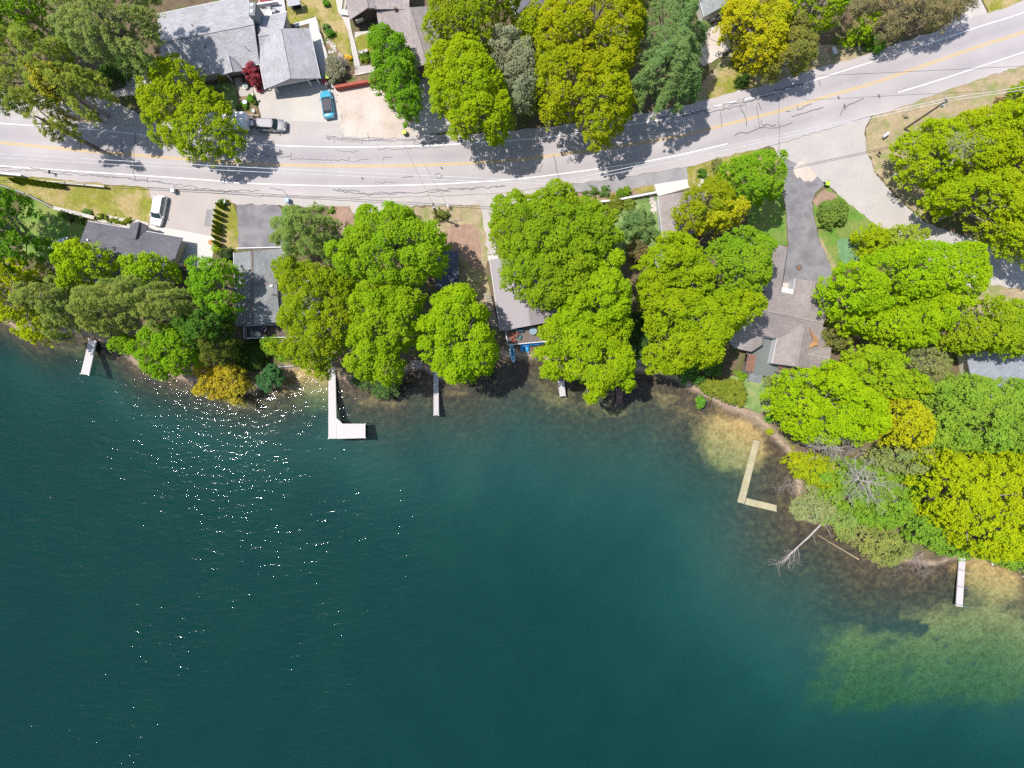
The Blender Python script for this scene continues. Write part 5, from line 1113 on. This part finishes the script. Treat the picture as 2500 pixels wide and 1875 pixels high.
pole('tall utility pole on the corner verge beside the side road',2207,316,HP,(2314,244),(.25,-.55))
pole('short leaning utility pole on the dry yard beside the dense green maple',1067,532,8.5,(1057,496),None,.16)
pole('utility pole buried in the top of the wide green tree by the road',1378,468,HP,(1376,446),(.15,-.55))
WIREW=mat('aluminium_cable',(.72,.71,.72),rough=.45,fvar=0,metal=.2); WIRE_SHADOW=mat('wire_shadow_dark',(.10,.095,.09),rough=.7)
def wire(label,pts,sag,rad,m,z):
    mb=MB(); a=[P(p[0],p[1],z[i] if hasattr(z,'__len__') else z) for i,p in enumerate(pts)]
    for s,e in zip(a[:-1],a[1:]):
        q=[s+(e-s)*t+Vector((0,0,-4*sag*t*(1-t)*((e-s).length/40)**2)) for t in np.linspace(0,1,17)]; mb.tube(q,rad,5)
    o=mb.build('power_line',m,fix=False); tag(o,label,'cable'); return o
wire('lower pale cable of the pair running along the road',[(-700,338),(1376,450),(2314,246),(3300,95)],.25,.040,WIREW,HP-.4)
wire('upper pale cable of the pair running along the road',[(-700,330),(1375,442),(2312,240),(3300,84)],.20,.040,WIREW,HP-.15)
wire('dark cable standing in for a wire shadow crossing the road at the top right',[(1640,60),(1978,186),(2560,158)],.1,.028,WIRE_SHADOW,(7,6.4,6.2))  # shadow of a service wire, modelled as a raised dark cable
wire('dark cable standing in for a service line shadow slanting across the road from the short pole',[(985,350),(1057,498)],.2,.02,WIRE_SHADOW,(6,8.3))  # dark strand follows the cast shadow of the service lines
# ---------------------------------------------------------------- walls and fences
def wallline(name,label,pts,h,th,m,cat,cap=None,z=0,capname='cap'):
    c=P(pts[0][0],pts[0][1],0); r=empty(name,(c.x,c.y,0),0,label,cat); mb=MB()
    v=[P(p[0],p[1],z+h)-c for p in pts]
    for a,b in zip(v[:-1],v[1:]):
        d=(b-a); d.z=0; n=Vector((-d.y,d.x,0)).normalized()*th/2
        mb.prism([(a-n)[:2],(b-n)[:2],(b+n)[:2],(a+n)[:2]],z-.3,z+h)
    mb.build('wall',m,r)
    if cap:
        mb=MB()
        for a,b in zip(v[:-1],v[1:]):
            d=(b-a); d.z=0; n=Vector((-d.y,d.x,0)).normalized()*(th/2+.05)
            mb.prism([(a-n)[:2],(b-n)[:2],(b+n)[:2],(a+n)[:2]],z+h+.003,z+h+.08)
        mb.build(capname,cap,r)
    return r
REDP=mat('red_painted_wall',(.42,.055,.035),var=.12,scale=1.5,fvar=.15,c2=(.30,.09,.07),pscale=1.2)
wallline('retaining_wall','red painted retaining wall above the sandy lot',[(817,212),(916,194)],1.25,.3,REDP,'wall',mat('red_wall_top',(.36,.09,.06)))
wallline('retaining_wall','pale stone retaining wall at the top of the green lawn',[(130,507),(180,519),(230,532)],.75,.42,STONE,'wall',STONE)
wallline('low_wall','pale timber beam edging the dry yard behind the short pole',[(1069,543),(1128,536)],.25,.2,WOOD,'beam')
wallline('garden_wall','pale stone edging above the red wall bed',[(866,182),(916,172)],.4,.3,STONE,'wall')
wallline('garden_wall','dark timber edging at the foot of the drive side flower bed',[(575,279),(632,282)],.35,.25,WOOD,'wall')
wallline('seawall','grey board seawall around the pebbly cove left of the L shaped dock',[(684,928),(680,896),(720,893)],.25,.16,GREYP,'wall',z=-.35)
def railfence(label,pts,m,h=1.1,board=True,name='rail_fence',cat='fence'):
    c=P(pts[0][0],pts[0][1],0); r=empty(name,(c.x,c.y,0),0,label,cat); v=[P(p[0],p[1],h)-c for p in pts]
    for a,b in zip(v[:-1],v[1:]):
        mb=MB()
        mb.bar(a+Vector((0,0,-.05)),b+Vector((0,0,-.05)),.28,.07); 
        for k in range(3): mb.bar(a+Vector((0,0,-.28-.3*k)),b+Vector((0,0,-.28-.3*k)),.05,.18)
        mb.build('rails',m,r)
    for p in v:
        mb=MB(); mb.bar((p.x,p.y,h+.1),(p.x,p.y,-.3),.16); mb.build('post',WOODD if m is not WHITE else WHITE,r)
    return r
railfence('white topped timber fence along the road before the columnar shrubs',[(61,438),(110,442),(158,446),(206,450),(255,455)],mat('bleached_fence_boards',(.55,.50,.43),var=.1))
railfence('short white fence piece at the left edge beside the road',[(-60,418),(0,422),(51,427)],WHITE)
railfence('white board fence between the roadside bed and the feathery shrub',[(1448,494),(1508,487),(1555,478),(1602,469)],WHITE,1.2)
def pickets(label,pts,m,h=1.0):
    c=P(pts[0][0],pts[0][1],0); r=empty('garden_railing',(c.x,c.y,0),0,label,'railing')
    rail(r,pts,0,h,m,'rails',bal=False,post=2.0); return r
pickets('white pipe railing along the outer edge of the white walkway',[(770,41),(777,72),(797,135),(812,190)],WHITE)
pickets('thin dark railing running down the slope at the upper left of the green lawn',[(0,452),(60,472),(128,506)],GREYP)
pickets('white railing with a dark gap at the grey walkway corner',[(243,210),(256,228),(275,228)],WHITE)
# stones in edging rows
def stones(label,pts,n,sz,seed,cat='rocks'):
    rng=np.random.default_rng(seed); c=smooth_open(PA(pts,0),6); mb=MB()
    for k in range(n):
        p=c[rng.integers(0,len(c))]+rng.normal(0,.22,2); s=sz*rng.uniform(.5,1.3)
        bm=bmesh.new(); bmesh.ops.create_icosphere(bm,subdivisions=1,radius=s)
        vs=[(p[0]+v.co.x*rng.uniform(.75,1.2),p[1]+v.co.y*rng.uniform(.75,1.2),.1+v.co.z*.6) for v in bm.verts]
        mb.add(vs,[tuple(v.index for v in f.verts) for f in bm.faces]); bm.free()
    o=mb.build('edging_stones',STONE); tag(o,label,cat,kind='stuff'); return o
stones('pale stones piled along the corner lawn beside the lime locust',[(1722,430),(1712,445),(1702,458)],36,.28,1)
stones('pale rocks along the white wall of the taupe garage',[(1592,482),(1597,500),(1600,515)],16,.4,2)
stones('pale stones lining the planted slope beside the lawn path',[(800,100),(815,120),(828,138),(845,152)],26,.26,3)
stones('gravel edging of the round shrub bed above the charcoal roof',[(232,527),(262,533),(300,541),(322,540),(360,548)],60,.13,4)
# ---------------------------------------------------------------- docks
def dock(label,polys,m,z=-.15,name='dock',posts=True,boards=None,pm=METAL,fascia=True,th=.14):
    c=P(*polys[0][0],z); r=empty(name,(c.x,c.y,0),0,label,'dock')
    for poly in polys:
        mb=MB(); v=[P(p[0],p[1],z)-Vector((c.x,c.y,0)) for p in poly]
        # boards run across the short side
        a,b,c2,d=v[:4]; L=(b-a).length; n=max(2,int(L/.30))
        for i in range(n):
            t0=i/n; t1=(i+1)/n-.012/max(L,.1)
            q=[a+(b-a)*t0,a+(b-a)*t1,d+(c2-d)*t1,d+(c2-d)*t0]
            mb.prism([p[:2] for p in q],z-.05,z-.004*(i%2))
        dk=mb.build('deck',m,r)
        mb=MB()
        for s,e in ((a,b),(d,c2)): mb.bar(s+Vector((0,0,-.13)),e+Vector((0,0,-.13)),.07,.16)
        mb.build('stringer',m,dk)
        if posts:
            mb=MB()
            for p in v: mb.tube([(p.x,p.y,z+.12),(p.x,p.y,z-3.2)],.05,7)
            mb.build('leg',pm,r)
    return r
dock('short white dock at the left shore under the olive pines',[[(217,828),(197,913),(217,916),(235,832)]],DOCKW,z=.0)
r=dock('white L shaped dock, brightest and largest on the lake',[[(802,893),(802,1071),(822,1071),(818,893)],[(892,1069),(822,1071),(822,1035),(892,1035)]],DOCKW,z=-.05)
mb=MB(); c=Vector((r.location.x,r.location.y,0)); v=[P(x,y,-.05)-c for x,y in ((821,1020),(837,1035),(821,1035))]; mb.prism([p[:2] for p in v],-.12,-.05); mb.build('corner_brace',DOCKW,r)
dock('narrow grey dock below the rounded lime maple',[[(1059,905),(1059,1014),(1071,1014),(1070,905)]],DOCKG,z=-.1)
dock('small grey dock poking out under the bright lime maple by the shore',[[(1363,930),(1367,968),(1381,967),(1377,930)]],DOCKG,z=-.1)
dock('short dark red brown dock in the tree shadow',[[(1505,950),(1504,987),(1520,988),(1521,950)]],mat('red_brown_dock',(.16,.09,.08),var=.2,c2=(.35,.14,.10),pscale=1.5,thr=(.6,.7)),z=-.2)
dock('sunken mossy L shaped dock beside the small beach',[[(1841,1074),(1801,1226),(1817,1230),(1855,1078)],[(1896,1249),(1819,1231),(1822,1216),(1896,1234)]],DOCKO,z=-.62,posts=True)
r=dock('boarded grey pier with three cross poles at the lower right',[[(2343,1358),(2335,1480),(2350,1482),(2358,1358)]],mat('pale_grey_pier_boards',(.56,.51,.50),var=.06,fvar=.12),z=-.1)
c=Vector((r.location.x,r.location.y,0))
for a,b in (((2339,1390),(2372,1397)),((2335,1431),(2371,1437)),((2332,1473),(2364,1483))):
    mb=MB(); mb.tube([P(a[0],a[1],.05)-c,P(b[0],b[1],-.25)-c],.05,6); mb.build('cross_pole',METAL,r)
dock('weathered landing platform in shade left of the narrow grey dock',[[(1003,880),(1003,900),(1030,900),(1030,878)]],WOOD,z=.1,posts=True,pm=WOOD)
r=dock('boarded walkway with steps leading down to the L shaped dock',[[(803,845),(803,892),(812,892),(812,845)]],mat('old_step_boards',(.40,.36,.30),var=.1),z=.05,name='boardwalk',pm=WOOD)
# ---------------------------------------------------------------- boats
def hull(name,label,x,y,z,heading,L,W,D,m,deckm,cat,cockpit=True,stern=.6):
    b=P(x,y,z); r=empty(name,(b.x,b.y,z),heading,label,cat); h=L/2; st=[]
    for t in np.linspace(-1,1,13):
        w=W/2*max(.04,(1-abs(t)**(2.4 if t>0 else 2.4+2*stern))**.75 if t>0 else (1-(abs(t)**2.6)*(1-stern))**.8); rise=.25*D*abs(t)**3
        st.append([(t*h,-w*.55,rise),(t*h,-w*.95,D*.55+rise*.6),(t*h,-w,D+rise*.5),(t*h,-w*.82,D+.02+rise*.5),(t*h,0,D+(.05 if not cockpit else .03)+rise*.5),(t*h,w*.82,D+.02+rise*.5),(t*h,w,D+rise*.5),(t*h,w*.95,D*.55+rise*.6),(t*h,w*.55,rise)])
    loft(st,'hull',m,r)
    if cockpit:
        mb=MB(); k=12; pr=[(h*.45*math.cos(2*PI*i/k)-.1*h,W*.30*math.sin(2*PI*i/k)) for i in range(k)]; mb.prism(pr,D-.02,D+.055); mb.build('cockpit',deckm,r)
        mb=MB(); mb.box((-.35*h,0,D+.14),(.16*h,W*.42,.16),taper=.8); mb.build('seat',DARK,r)
        mb=MB(); mb.lathe([(.02,0),(.13,0),(.13,.05),(.02,.06)],c=(h*.62,0,D+.03),seg=12); mb.build('hatch',DARK,r)
    return r
KAY=mat('pale_blue_hull',(.24,.50,.68),rough=.35,var=.03,fvar=0); KAYD=mat('blue_cockpit',(.03,.16,.32),rough=.4); PEDB=mat('bright_blue_hull',(.03,.30,.68),rough=.35,var=.03,fvar=0)
hull('kayak','pale blue kayak lying on the beach with its bow to the lake',1251,862,-.1,hd(1249,842,1254,879),3.1,.78,.32,KAY,KAYD,'kayak')
hull('rowing_boat','blue boat with white rim lying along the front of the deck rail',1309,834,-.05,hd(1288,838,1335,832),3.6,1.1,.4,PEDB,WHITE,'boat',cockpit=False)
b=P(1281,843,.2); r=empty('pedal_boat',(b.x,b.y,-.15),hd(1281,830,1281,856)+.0,'bright blue twin hulled pedal boat beside the pale blue kayak','pedal boat')
for s in (-1,1):
    st=[]
    for t in np.linspace(-1,1,9):
        w=.30*max(.35,(1-abs(t)**4)**.6); st.append([(t*1.0,s*.38-w,.1),(t*1.0,s*.38-w,.45),(t*1.0,s*.38-w*.6,.56),(t*1.0,s*.38+w*.6,.56),(t*1.0,s*.38+w,.45),(t*1.0,s*.38+w,.1)])
    loft(st,'pontoon',PEDB,r)
mb=MB(); mb.box((-.25,0,.5),(1.0,.6,.14)); mb.build('bridge_deck',PEDB,r); mb=MB(); mb.box((-.55,0,.72),(.2,.9,.4),taper=.85); mb.build('seat_back',KAY,r); mb=MB(); mb.tube([(.5,0,.45),(.62,0,.85)],.04,6); mb.build('tiller',DARK,r); mb=MB(); mb.box((1.05,.55,.25),(.3,.12,.3)); mb.build('rudder',KAY,r)
hull('canoe','white canoe lying on the shaded green lawn at the left',147,593,.1,hd(127,605,166,584),3.4,.75,.35,WHITEC,CREAM,'canoe',cockpit=True)
hull('overturned_boat','grey hull lying under the lime maple beside the taupe garage',1609,630,.1,hd(1606,655,1610,606),3.2,1.55,.5,mat('grey_hull',(.34,.35,.38),rough=.4),GREYP,'boat',cockpit=False)
hull('kayak','orange red kayak glimpsed through the big lime maple',1592,698,.1,hd(1575,704,1612,692),3.0,.7,.3,mat('orange_hull',(.75,.10,.02),rough=.35),DARK,'kayak')
hull('rowing_boat','white boat nosing out from the trees on the lower right shore',2423,1362,-.5,hd(2424,1350,2420,1370),2.2,.75,.35,WHITEC,CREAM,'boat',cockpit=False)
# ---------------------------------------------------------------- garden and deck furniture
def table(label,x,y,z,rad,m,h=.7,name='round_table'):
    b=P(x,y,z+h); r=empty(name,(b.x,b.y,z),0,label,'table'); mb=MB(); mb.lathe([(.02,h-.05),(rad,h-.05),(rad+.02,h-.02),(rad,h),(.02,h)],seg=22); mb.build('tabletop',m,r)
    for k in range(3): a=2*PI*k/3; mb=MB(); mb.bar((rad*.25*math.cos(a),rad*.25*math.sin(a),h-.05),(rad*.7*math.cos(a),rad*.7*math.sin(a),0),.05); mb.build('leg',m,r)
    return r
def chair(label,x,y,z,rz,m,cat='chair',name='garden_chair',wide=.6):
    b=P(x,y,z+.5); r=empty(name,(b.x,b.y,z),rz,label,cat)
    mb=MB(); mb.box((0,0,.40),(wide,.55,.06)); mb.build('seat',m,r); mb=MB(); mb.box((0,.32,.70),(wide,.06,.65),rot=Matrix.Rotation(-.25,3,'X')); mb.build('backrest',m,r)
    for sx in (-1,1):
        for sy in (-1,1): mb=MB(); mb.bar((sx*(wide/2-.04),sy*.22,.38),(sx*(wide/2-.02),sy*.25,0),.05); mb.build('leg',m,r)
        mb=MB(); mb.box((sx*wide/2,0,.60),(.08,.55,.04)); mb.build('armrest',m,r)
    return r
table('blue grey round table on the deck of the mauve roofed cottage',1302,808,1.6,.55,mat('blue_grey_table',(.22,.32,.36)))
ORG=mat('orange_cushion',(.30,.10,.07),var=.1)
chair('orange red chair nearest the rail corner on the brown deck',1250,822,1.6,.3,ORG); chair('orange red chair farther from the rail corner on the brown deck',1262,819,1.6,-.6,ORG); chair('orange red low chair at the front rail of the brown deck',1254,832,1.6,2.8,ORG)
chair('teal chair at the middle of the brown deck',1268,823,1.6,1.2,mat('teal_cushion',(.07,.20,.20)))
b=P(1270,806,1.7); mb=MB(); mb.box((0,0,.3),(1.0,.6,.6),.1); mb.box((0,0,.62),(1.06,.66,.05),.1); o=mb.build('storage_box',mat('dark_blue_box',(.03,.05,.09))); o.location=(b.x,b.y,1.6); tag(o,'dark storage chest against the cottage wall on the brown deck','chest')
r=table('pale ring shaped fire table on the dark lakeside deck',630,816,.7,.42,GREYP,.55,'fire_table'); mb=MB(); mb.lathe([(.02,.56),(.2,.56),(.2,.58),(.02,.59)],seg=16); mb.build('fire_bowl',DARK,r); mb=MB(); mb.lathe([(.24,.555),(.42,.555),(.42,.60),(.24,.60)],seg=20); mb.build('rim',CREAM,r)
b=P(631,801,1.1); r=empty('outdoor_sofa',(b.x,b.y,.7),0,'dark outdoor sofa behind the ring shaped fire table','sofa')
mb=MB(); mb.box((0,0,.3),(1.7,.75,.3)); mb.build('seat',MATS['charcoal_soft_top'],r,bevel=.04); mb=MB(); mb.box((0,.36,.55),(1.7,.16,.5)); mb.build('backrest',MATS['charcoal_soft_top'],r,bevel=.04)
for s in (-1,1): mb=MB(); mb.box((s*.92,0,.4),(.16,.8,.45)); mb.build('armrest',MATS['charcoal_soft_top'],r,bevel=.03)
b=P(626,812,.73); mb=MB(); mb.box((0,0,.015),(1.9,1.5,.03)); o=mb.build('deck_rug',mat('grey_rug',(.33,.32,.34)),bevel=.01); o.location=(b.x,b.y,.70); tag(o,'light grey rug under the fire table on the dark deck','rug')
chair('small round backed chair right of the outdoor sofa',646,803,.7,-.8,GREYP); chair('low chair right of the ring shaped fire table',643,817,.7,-1.6,WOODD)
b=P(1831,886,1.5); r=empty('picnic_table',(b.x,b.y,.8),hd(1828,905,1836,866),'red brown slatted picnic table on the grey green deck','table')
mb=MB()
for k in range(4): mb.box((0,-.33+.22*k,.74),(2.6,.18,.05))
mb.build('tabletop',WOODR,r)
for s in (-1,1): mb=MB(); mb.box((0,s*.68,.45),(2.5,.24,.05)); mb.build('bench',WOODR,r); 
for s in (-1,1):
    for q in (-1,1): mb=MB(); mb.bar((s*.9+q*.05,q*.6,0),(s*.9+q*.05,-q*.25,.72),.08); mb.build('leg',WOODD,r)
b=P(717,6,1.8); r=empty('porch_swing',(b.x,b.y,0),.18,'garden swing seat with grey canopy on the lime lawn at the top','swing seat')
mb=MB(); mb.box((0,0,1.95),(1.9,1.15,.06)); mb.build('canopy',GREYP,r,bevel=.02); mb=MB(); mb.box((0,-.05,.5),(1.5,.5,.08)); mb.build('seat',DARK,r); mb=MB(); mb.box((0,.22,.8),(1.5,.08,.5)); mb.build('backrest',DARK,r)
for s in (-1,1): mb=MB(); mb.bar((s*.98,-.85,0),(s*.98,0,1.92),.06); mb.bar((s*.98,.85,0),(s*.98,0,1.92),.06); mb.build('frame',CREAM,r)
WW=mat('white_furniture',(.75,.74,.74),rough=.5,fvar=0)
table('white square topped table on the white railed porch beside the chimney',656,30,.5,.5,WW); chair('grey mesh chair right of the white porch table',668,25,.5,-1.5,GREYP); chair('grey mesh chair above the white porch table',655,19,.5,0,GREYP)
b=P(655,10,1.0); r=empty('white_bench',(b.x,b.y,.5),.15,'white slatted partition bench across the white railed porch','bench')
mb=MB(); mb.box((0,0,.5),(3.0,.12,.9)); mb.build('panel',WW,r); mb=MB(); mb.box((0,.0,.98),(3.1,.25,.06)); mb.build('top_rail',WW,r)
b=P(650,1,1.0); mb=MB(); mb.box((-.3,0,.25),(1.4,.6,.5),.1); mb.box((.9,.1,.2),(.5,.45,.4),.2); o=mb.build('porch_cushions',mat('maroon_cushion',(.25,.06,.06))); o.location=(b.x,b.y,.5); tag(o,'maroon cushioned settee on the porch at the top edge','settee')
LAWNC=mat('bleached_plank_chair',(.48,.44,.40))
chair('bleached plank chair on the left of the pair above the soil bed',882,127,0,2.9,LAWNC,name='plank_chair'); chair('bleached plank chair on the right of the pair above the soil bed',892,124,0,3.4,LAWNC,name='plank_chair')
b=P(447,648,1.2); r=empty('paddle_locker',(b.x,b.y,.16),.05,'upright red locker beside the tan end wall on the white patio','locker')
mb=MB(); mb.box((0,0,.85),(.55,.45,1.7)); mb.build('cabinet',mat('red_locker',(.55,.05,.03),rough=.4),r,bevel=.03); mb=MB(); mb.box((0,0,1.74),(.6,.5,.07)); mb.build('lid',WHITE,r); mb=MB(); mb.box((0,-.24,.85),(.42,.03,1.4)); mb.build('door',MATS['red_locker'],r)
b=P(436,657,.6); mb=MB(); mb.lathe([(.1,0),(.28,0),(.32,.5),(.34,.55),(.05,.5)],seg=14); o=mb.build('plant_pot',DARK); o.location=(b.x,b.y,.16); tag(o,'black pot beside the red locker on the white patio','pot')
b=P(845,22,.8); r=empty('entry_ramp',(b.x-.2,b.y,0),-.12,'pale boarded porch steps with white landing left of the brown house','steps')
mb=MB()
for s in (-.55,.0,.55): mb.box((s,2.0,.75),(.10,4.0,.08))
mb.build('rails',CREAM,r); mb=MB(); mb.box((0,-.35,.55),(1.35,.9,.12)); mb.build('landing',CONCW,r); mb=MB(); mb.box((0,2.0,.45),(1.2,3.9,.08)); mb.build('deck',WOOD,r)
for s in (-.55,.55):
    for t in (.2,2,3.8): mb=MB(); mb.bar((s,t,.72),(s,t,0),.09); mb.build('post',WOOD,r)
b=P(616,208,.4); r=empty('flower_pot',(b.x-1.0,b.y-.2,.1),0,'white pot of pale flowers between red maple and path','pot'); mb=MB(); mb.lathe([(.2,0),(.32,.0),(.42,.55),(.45,.6),(.1,.55)],seg=16); mb.build('pot',WHITE,r); mb=MB()
for k in range(40): a=k*2.4; mb.box((.3*math.cos(a)*((k%7)/7+.2),.3*math.sin(a)*((k%5)/5+.2),.65+.02*(k%5)),(.14,.12,.06),a)
mb.build('flowers',mat('pale_flowers',(.50,.62,.50),var=.2),r)
for x,y,l in ((617,235,'white stone block at the corner of the drive side flower bed'),(620,272,'white lantern post at the lower right of the drive side flower bed')):
    b=P(x,y,.3); mb=MB(); mb.box((0,0,.25),(.3,.45,.5),.4,taper=.85); mb.box((0,0,.53),(.34,.5,.06),.4); o=mb.build('garden_block',WHITE); o.location=(b.x,b.y,.08); tag(o,l,'ornament')
b=P(600,252,.4); r=empty('bird_bath',(b.x,b.y,.1),0,'pale blue bird bath in the drive side flower bed','bird bath'); mb=MB(); mb.lathe([(.18,0),(.2,.05),(.08,.15),(.08,.6),(.12,.65)],seg=14); mb.build('pedestal',WHITE,r); mb=MB(); mb.lathe([(.05,.66),(.25,.68),(.34,.78),(.30,.79),(.05,.73)],seg=18); mb.build('bowl',PALEB,r)
b=P(788,192,.3); r=empty('toy_hoop',(b.x,b.y,.16),0,'pale wire hoop basket beside the person at the carport','basket'); mb=MB()
for z_ in (.05,.3,.55): mb.tube([(.28*math.cos(a),.28*math.sin(a),z_) for a in np.linspace(0,2*PI,17)],.025,5)
for k in range(8): a=2*PI*k/8; mb.bar((.28*math.cos(a),.28*math.sin(a),.03),(.28*math.cos(a),.28*math.sin(a),.56),.02)
mb.build('wire_frame',WW,r)
b=P(793,201,.3); r=empty('wheelbarrow',(b.x,b.y,.16),.7,'red wheelbarrow beside the person at the carport','wheelbarrow'); mb=MB(); mb.box((0,0,.45),(.8,.55,.3)); mb.v=[(x_*(1 if z>.5 else .65),y_*(1 if z>.5 else .6),z) for x_,y_,z in mb.v]; mb.build('tray',mat('red_metal',(.50,.05,.05),rough=.4),r); mb=MB(); mb.lathe([(.04,-.05),(.18,-.05),(.18,.05),(.04,.05)],seg=12); mb.v=[(v[0]+.5,v[2],v[1]+.18) for v in mb.v]; mb.build('wheel',RUBBER,r); mb=MB()
for s in (-1,1): mb.bar((.5,s*.1,.25),(-.8,s*.28,.55),.05)
mb.build('handles',WOOD,r)
b=P(1562,884,-.2); chair('pale lawn chair in the deep shade on the bank by the short red brown dock',1562,884,-.3,.4,GREYP)
b=P(2447,1357,-.3); r=empty('paddle_raft',(b.x,b.y,-.45),.4,'weathered white slatted raft on the bank at the lower right edge','raft'); mb=MB()
for k in range(6): mb.box((-.5+.2*k,0,.1),(.17,1.1,.05))
mb.build('boards',DOCKW,r); mb=MB(); mb.box((0,.4,.04),(1.2,.1,.08)); mb.box((0,-.4,.04),(1.2,.1,.08)); mb.build('bearers',WOOD,r)
b=P(677,908,-.3); chair('white chair at the seawall corner of the pebbly cove',676,907,-.35,1.0,WW)
# a person standing by the blue car
def person():
    b=P(804,214,0); root=empty('person',(b.x,b.y,.16),0,'person in a pale pink top and dark trousers standing by the lime lidded bin','person')
    V=[];E=[];R=[]
    def v(p,r,par=None):
        V.append(p); R.append(r); 
        if par is not None: E.append((par,len(V)-1))
        return len(V)-1
    pel=v((0,0,.95),.155); wa=v((0,.0,1.12),.135,pel); chst=v((0,.02,1.32),.17,wa); nk=v((0,.0,1.47),.062,chst); hb=v((0,-.02,1.56),.082,nk); ht_=v((0,-.015,1.66),.098,hb); v((0,-.01,1.73),.06,ht_)
    v((0,-.105,1.60),.018,hb)
    for s in (-1,1):
        hp=v((s*.10,0,.88),.105,pel); kn=v((s*.12,-.05,.48),.07,hp); an=v((s*.12,.03,.09),.045,kn); v((s*.13,-.14,.035),.042,an)
        v((s*.088,.0,1.63),.018,ht_)
        sh=v((s*.19,.02,1.38),.068,chst); el=v((s*.30,.03,1.12),.045,sh); wr=v((s*.30,-.16,.93),.032,el); pm=v((s*.29,-.23,.88),.034,wr)
        for k in range(4): f1=v((s*(.32-.022*k),-.30,.845-.006*k),.0095,pm); v((s*(.315-.022*k),-.33+.008*abs(k-1),.80),.008,f1)
        t1=v((s*.255,-.235,.86),.011,pm); v((s*.235,-.275,.84),.009,t1)
    me=bpy.data.meshes.new('body'); me.from_pydata(V,E,[]); o=bpy.data.objects.new('body',me); link(o,None)
    sk=o.modifiers.new('s','SKIN'); sk.use_smooth_shade=True
    for i,r in enumerate(R): me.skin_vertices[0].data[i].radius=(r,r)
    me.skin_vertices[0].data[0].use_root=True
    su=o.modifiers.new('u','SUBSURF'); su.levels=1; su.render_levels=1
    dg=bpy.context.evaluated_depsgraph_get(); nm=bpy.data.meshes.new_from_object(o.evaluated_get(dg)); bpy.data.objects.remove(o)
    for m_ in (mat('skin',(.52,.32,.24),rough=.6,fvar=0,var=.03),mat('pale_pink_shirt',(.72,.55,.55),fvar=.05),mat('dark_trousers',(.05,.05,.07))): nm.materials.append(m_)
    for p in nm.polygons:
        c=p.center; mi=0
        if c.z<.98 and abs(c.x)<.22 and c.y>-.16+(0 if c.z<.7 else 0): mi=2
        elif .93<=c.z<1.44 and (c.z>1.1 or abs(c.x)<.21): mi=1
        p.material_index=mi
    ob=bpy.data.objects.new('body',nm); link(ob,root)
    mb=MB(); bm=bmesh.new(); bmesh.ops.create_uvsphere(bm,u_segments=14,v_segments=10,radius=.118)
    mb.add([(w.co.x*.98,w.co.y*1.05+.012,w.co.z*.9+1.685) for w in bm.verts if True],[tuple(q.index for q in f.verts) for f in bm.faces if max(q.co.z for q in f.verts)>-.02 or max(q.co.y for q in f.verts)>.06]); bm.free()
    mb.build('hair',mat('brown_hair',(.16,.10,.06)),root,smooth=True)
    root.rotation_euler.z=.5
person()
# ---------------------------------------------------------------- light and camera
SUN_AZ=math.atan2(22,-53)   # direction towards the sun on the ground plan
SUN_EL=math.radians(68.5)
sl=bpy.data.lights.new('sun','SUN'); sl.energy=4.3; sl.angle=math.radians(.53); sl.color=(1.0,.965,.91)
so=bpy.data.objects.new('sun',sl); COL.objects.link(so)
sd=Vector((math.cos(SUN_AZ)*math.cos(SUN_EL),math.sin(SUN_AZ)*math.cos(SUN_EL),math.sin(SUN_EL)))
so.rotation_euler=sd.to_track_quat('Z','Y').to_euler(); so.location=sd*200
w=bpy.data.worlds.new('World'); sc.world=w; w.use_nodes=True; nt=w.node_tree
sky=nt.nodes.new('ShaderNodeTexSky'); sky.sky_type='NISHITA'; sky.sun_disc=False; sky.sun_elevation=SUN_EL; sky.sun_rotation=math.pi/2-SUN_AZ
bg=nt.nodes['Background']; nt.links.new(sky.outputs[0],bg.inputs[0]); bg.inputs[1].default_value=.145
cd=bpy.data.cameras.new('camera'); co=bpy.data.objects.new('camera',cd); COL.objects.link(co)
co.location=(0,0,HC); co.rotation_euler=(0,0,0); cd.sensor_fit='HORIZONTAL'; cd.sensor_width=36; cd.lens=36*F/2500
cd.clip_start=.5; cd.clip_end=3000; sc.camera=co
sc.view_settings.view_transform='Standard'; sc.view_settings.look='None'; sc.view_settings.gamma=1; sc.view_settings.exposure=.22
cy=sc.cycles; cy.max_bounces=7; cy.diffuse_bounces=2; cy.glossy_bounces=2; cy.transmission_bounces=3; cy.transparent_max_bounces=8; cy.sample_clamp_indirect=6
cy.caustics_reflective=False; cy.caustics_refractive=False
cy.use_denoising=False; cy.denoiser='OPENIMAGEDENOISE'; cy.denoising_input_passes='RGB_ALBEDO_NORMAL'; cy.denoising_prefilter='ACCURATE'
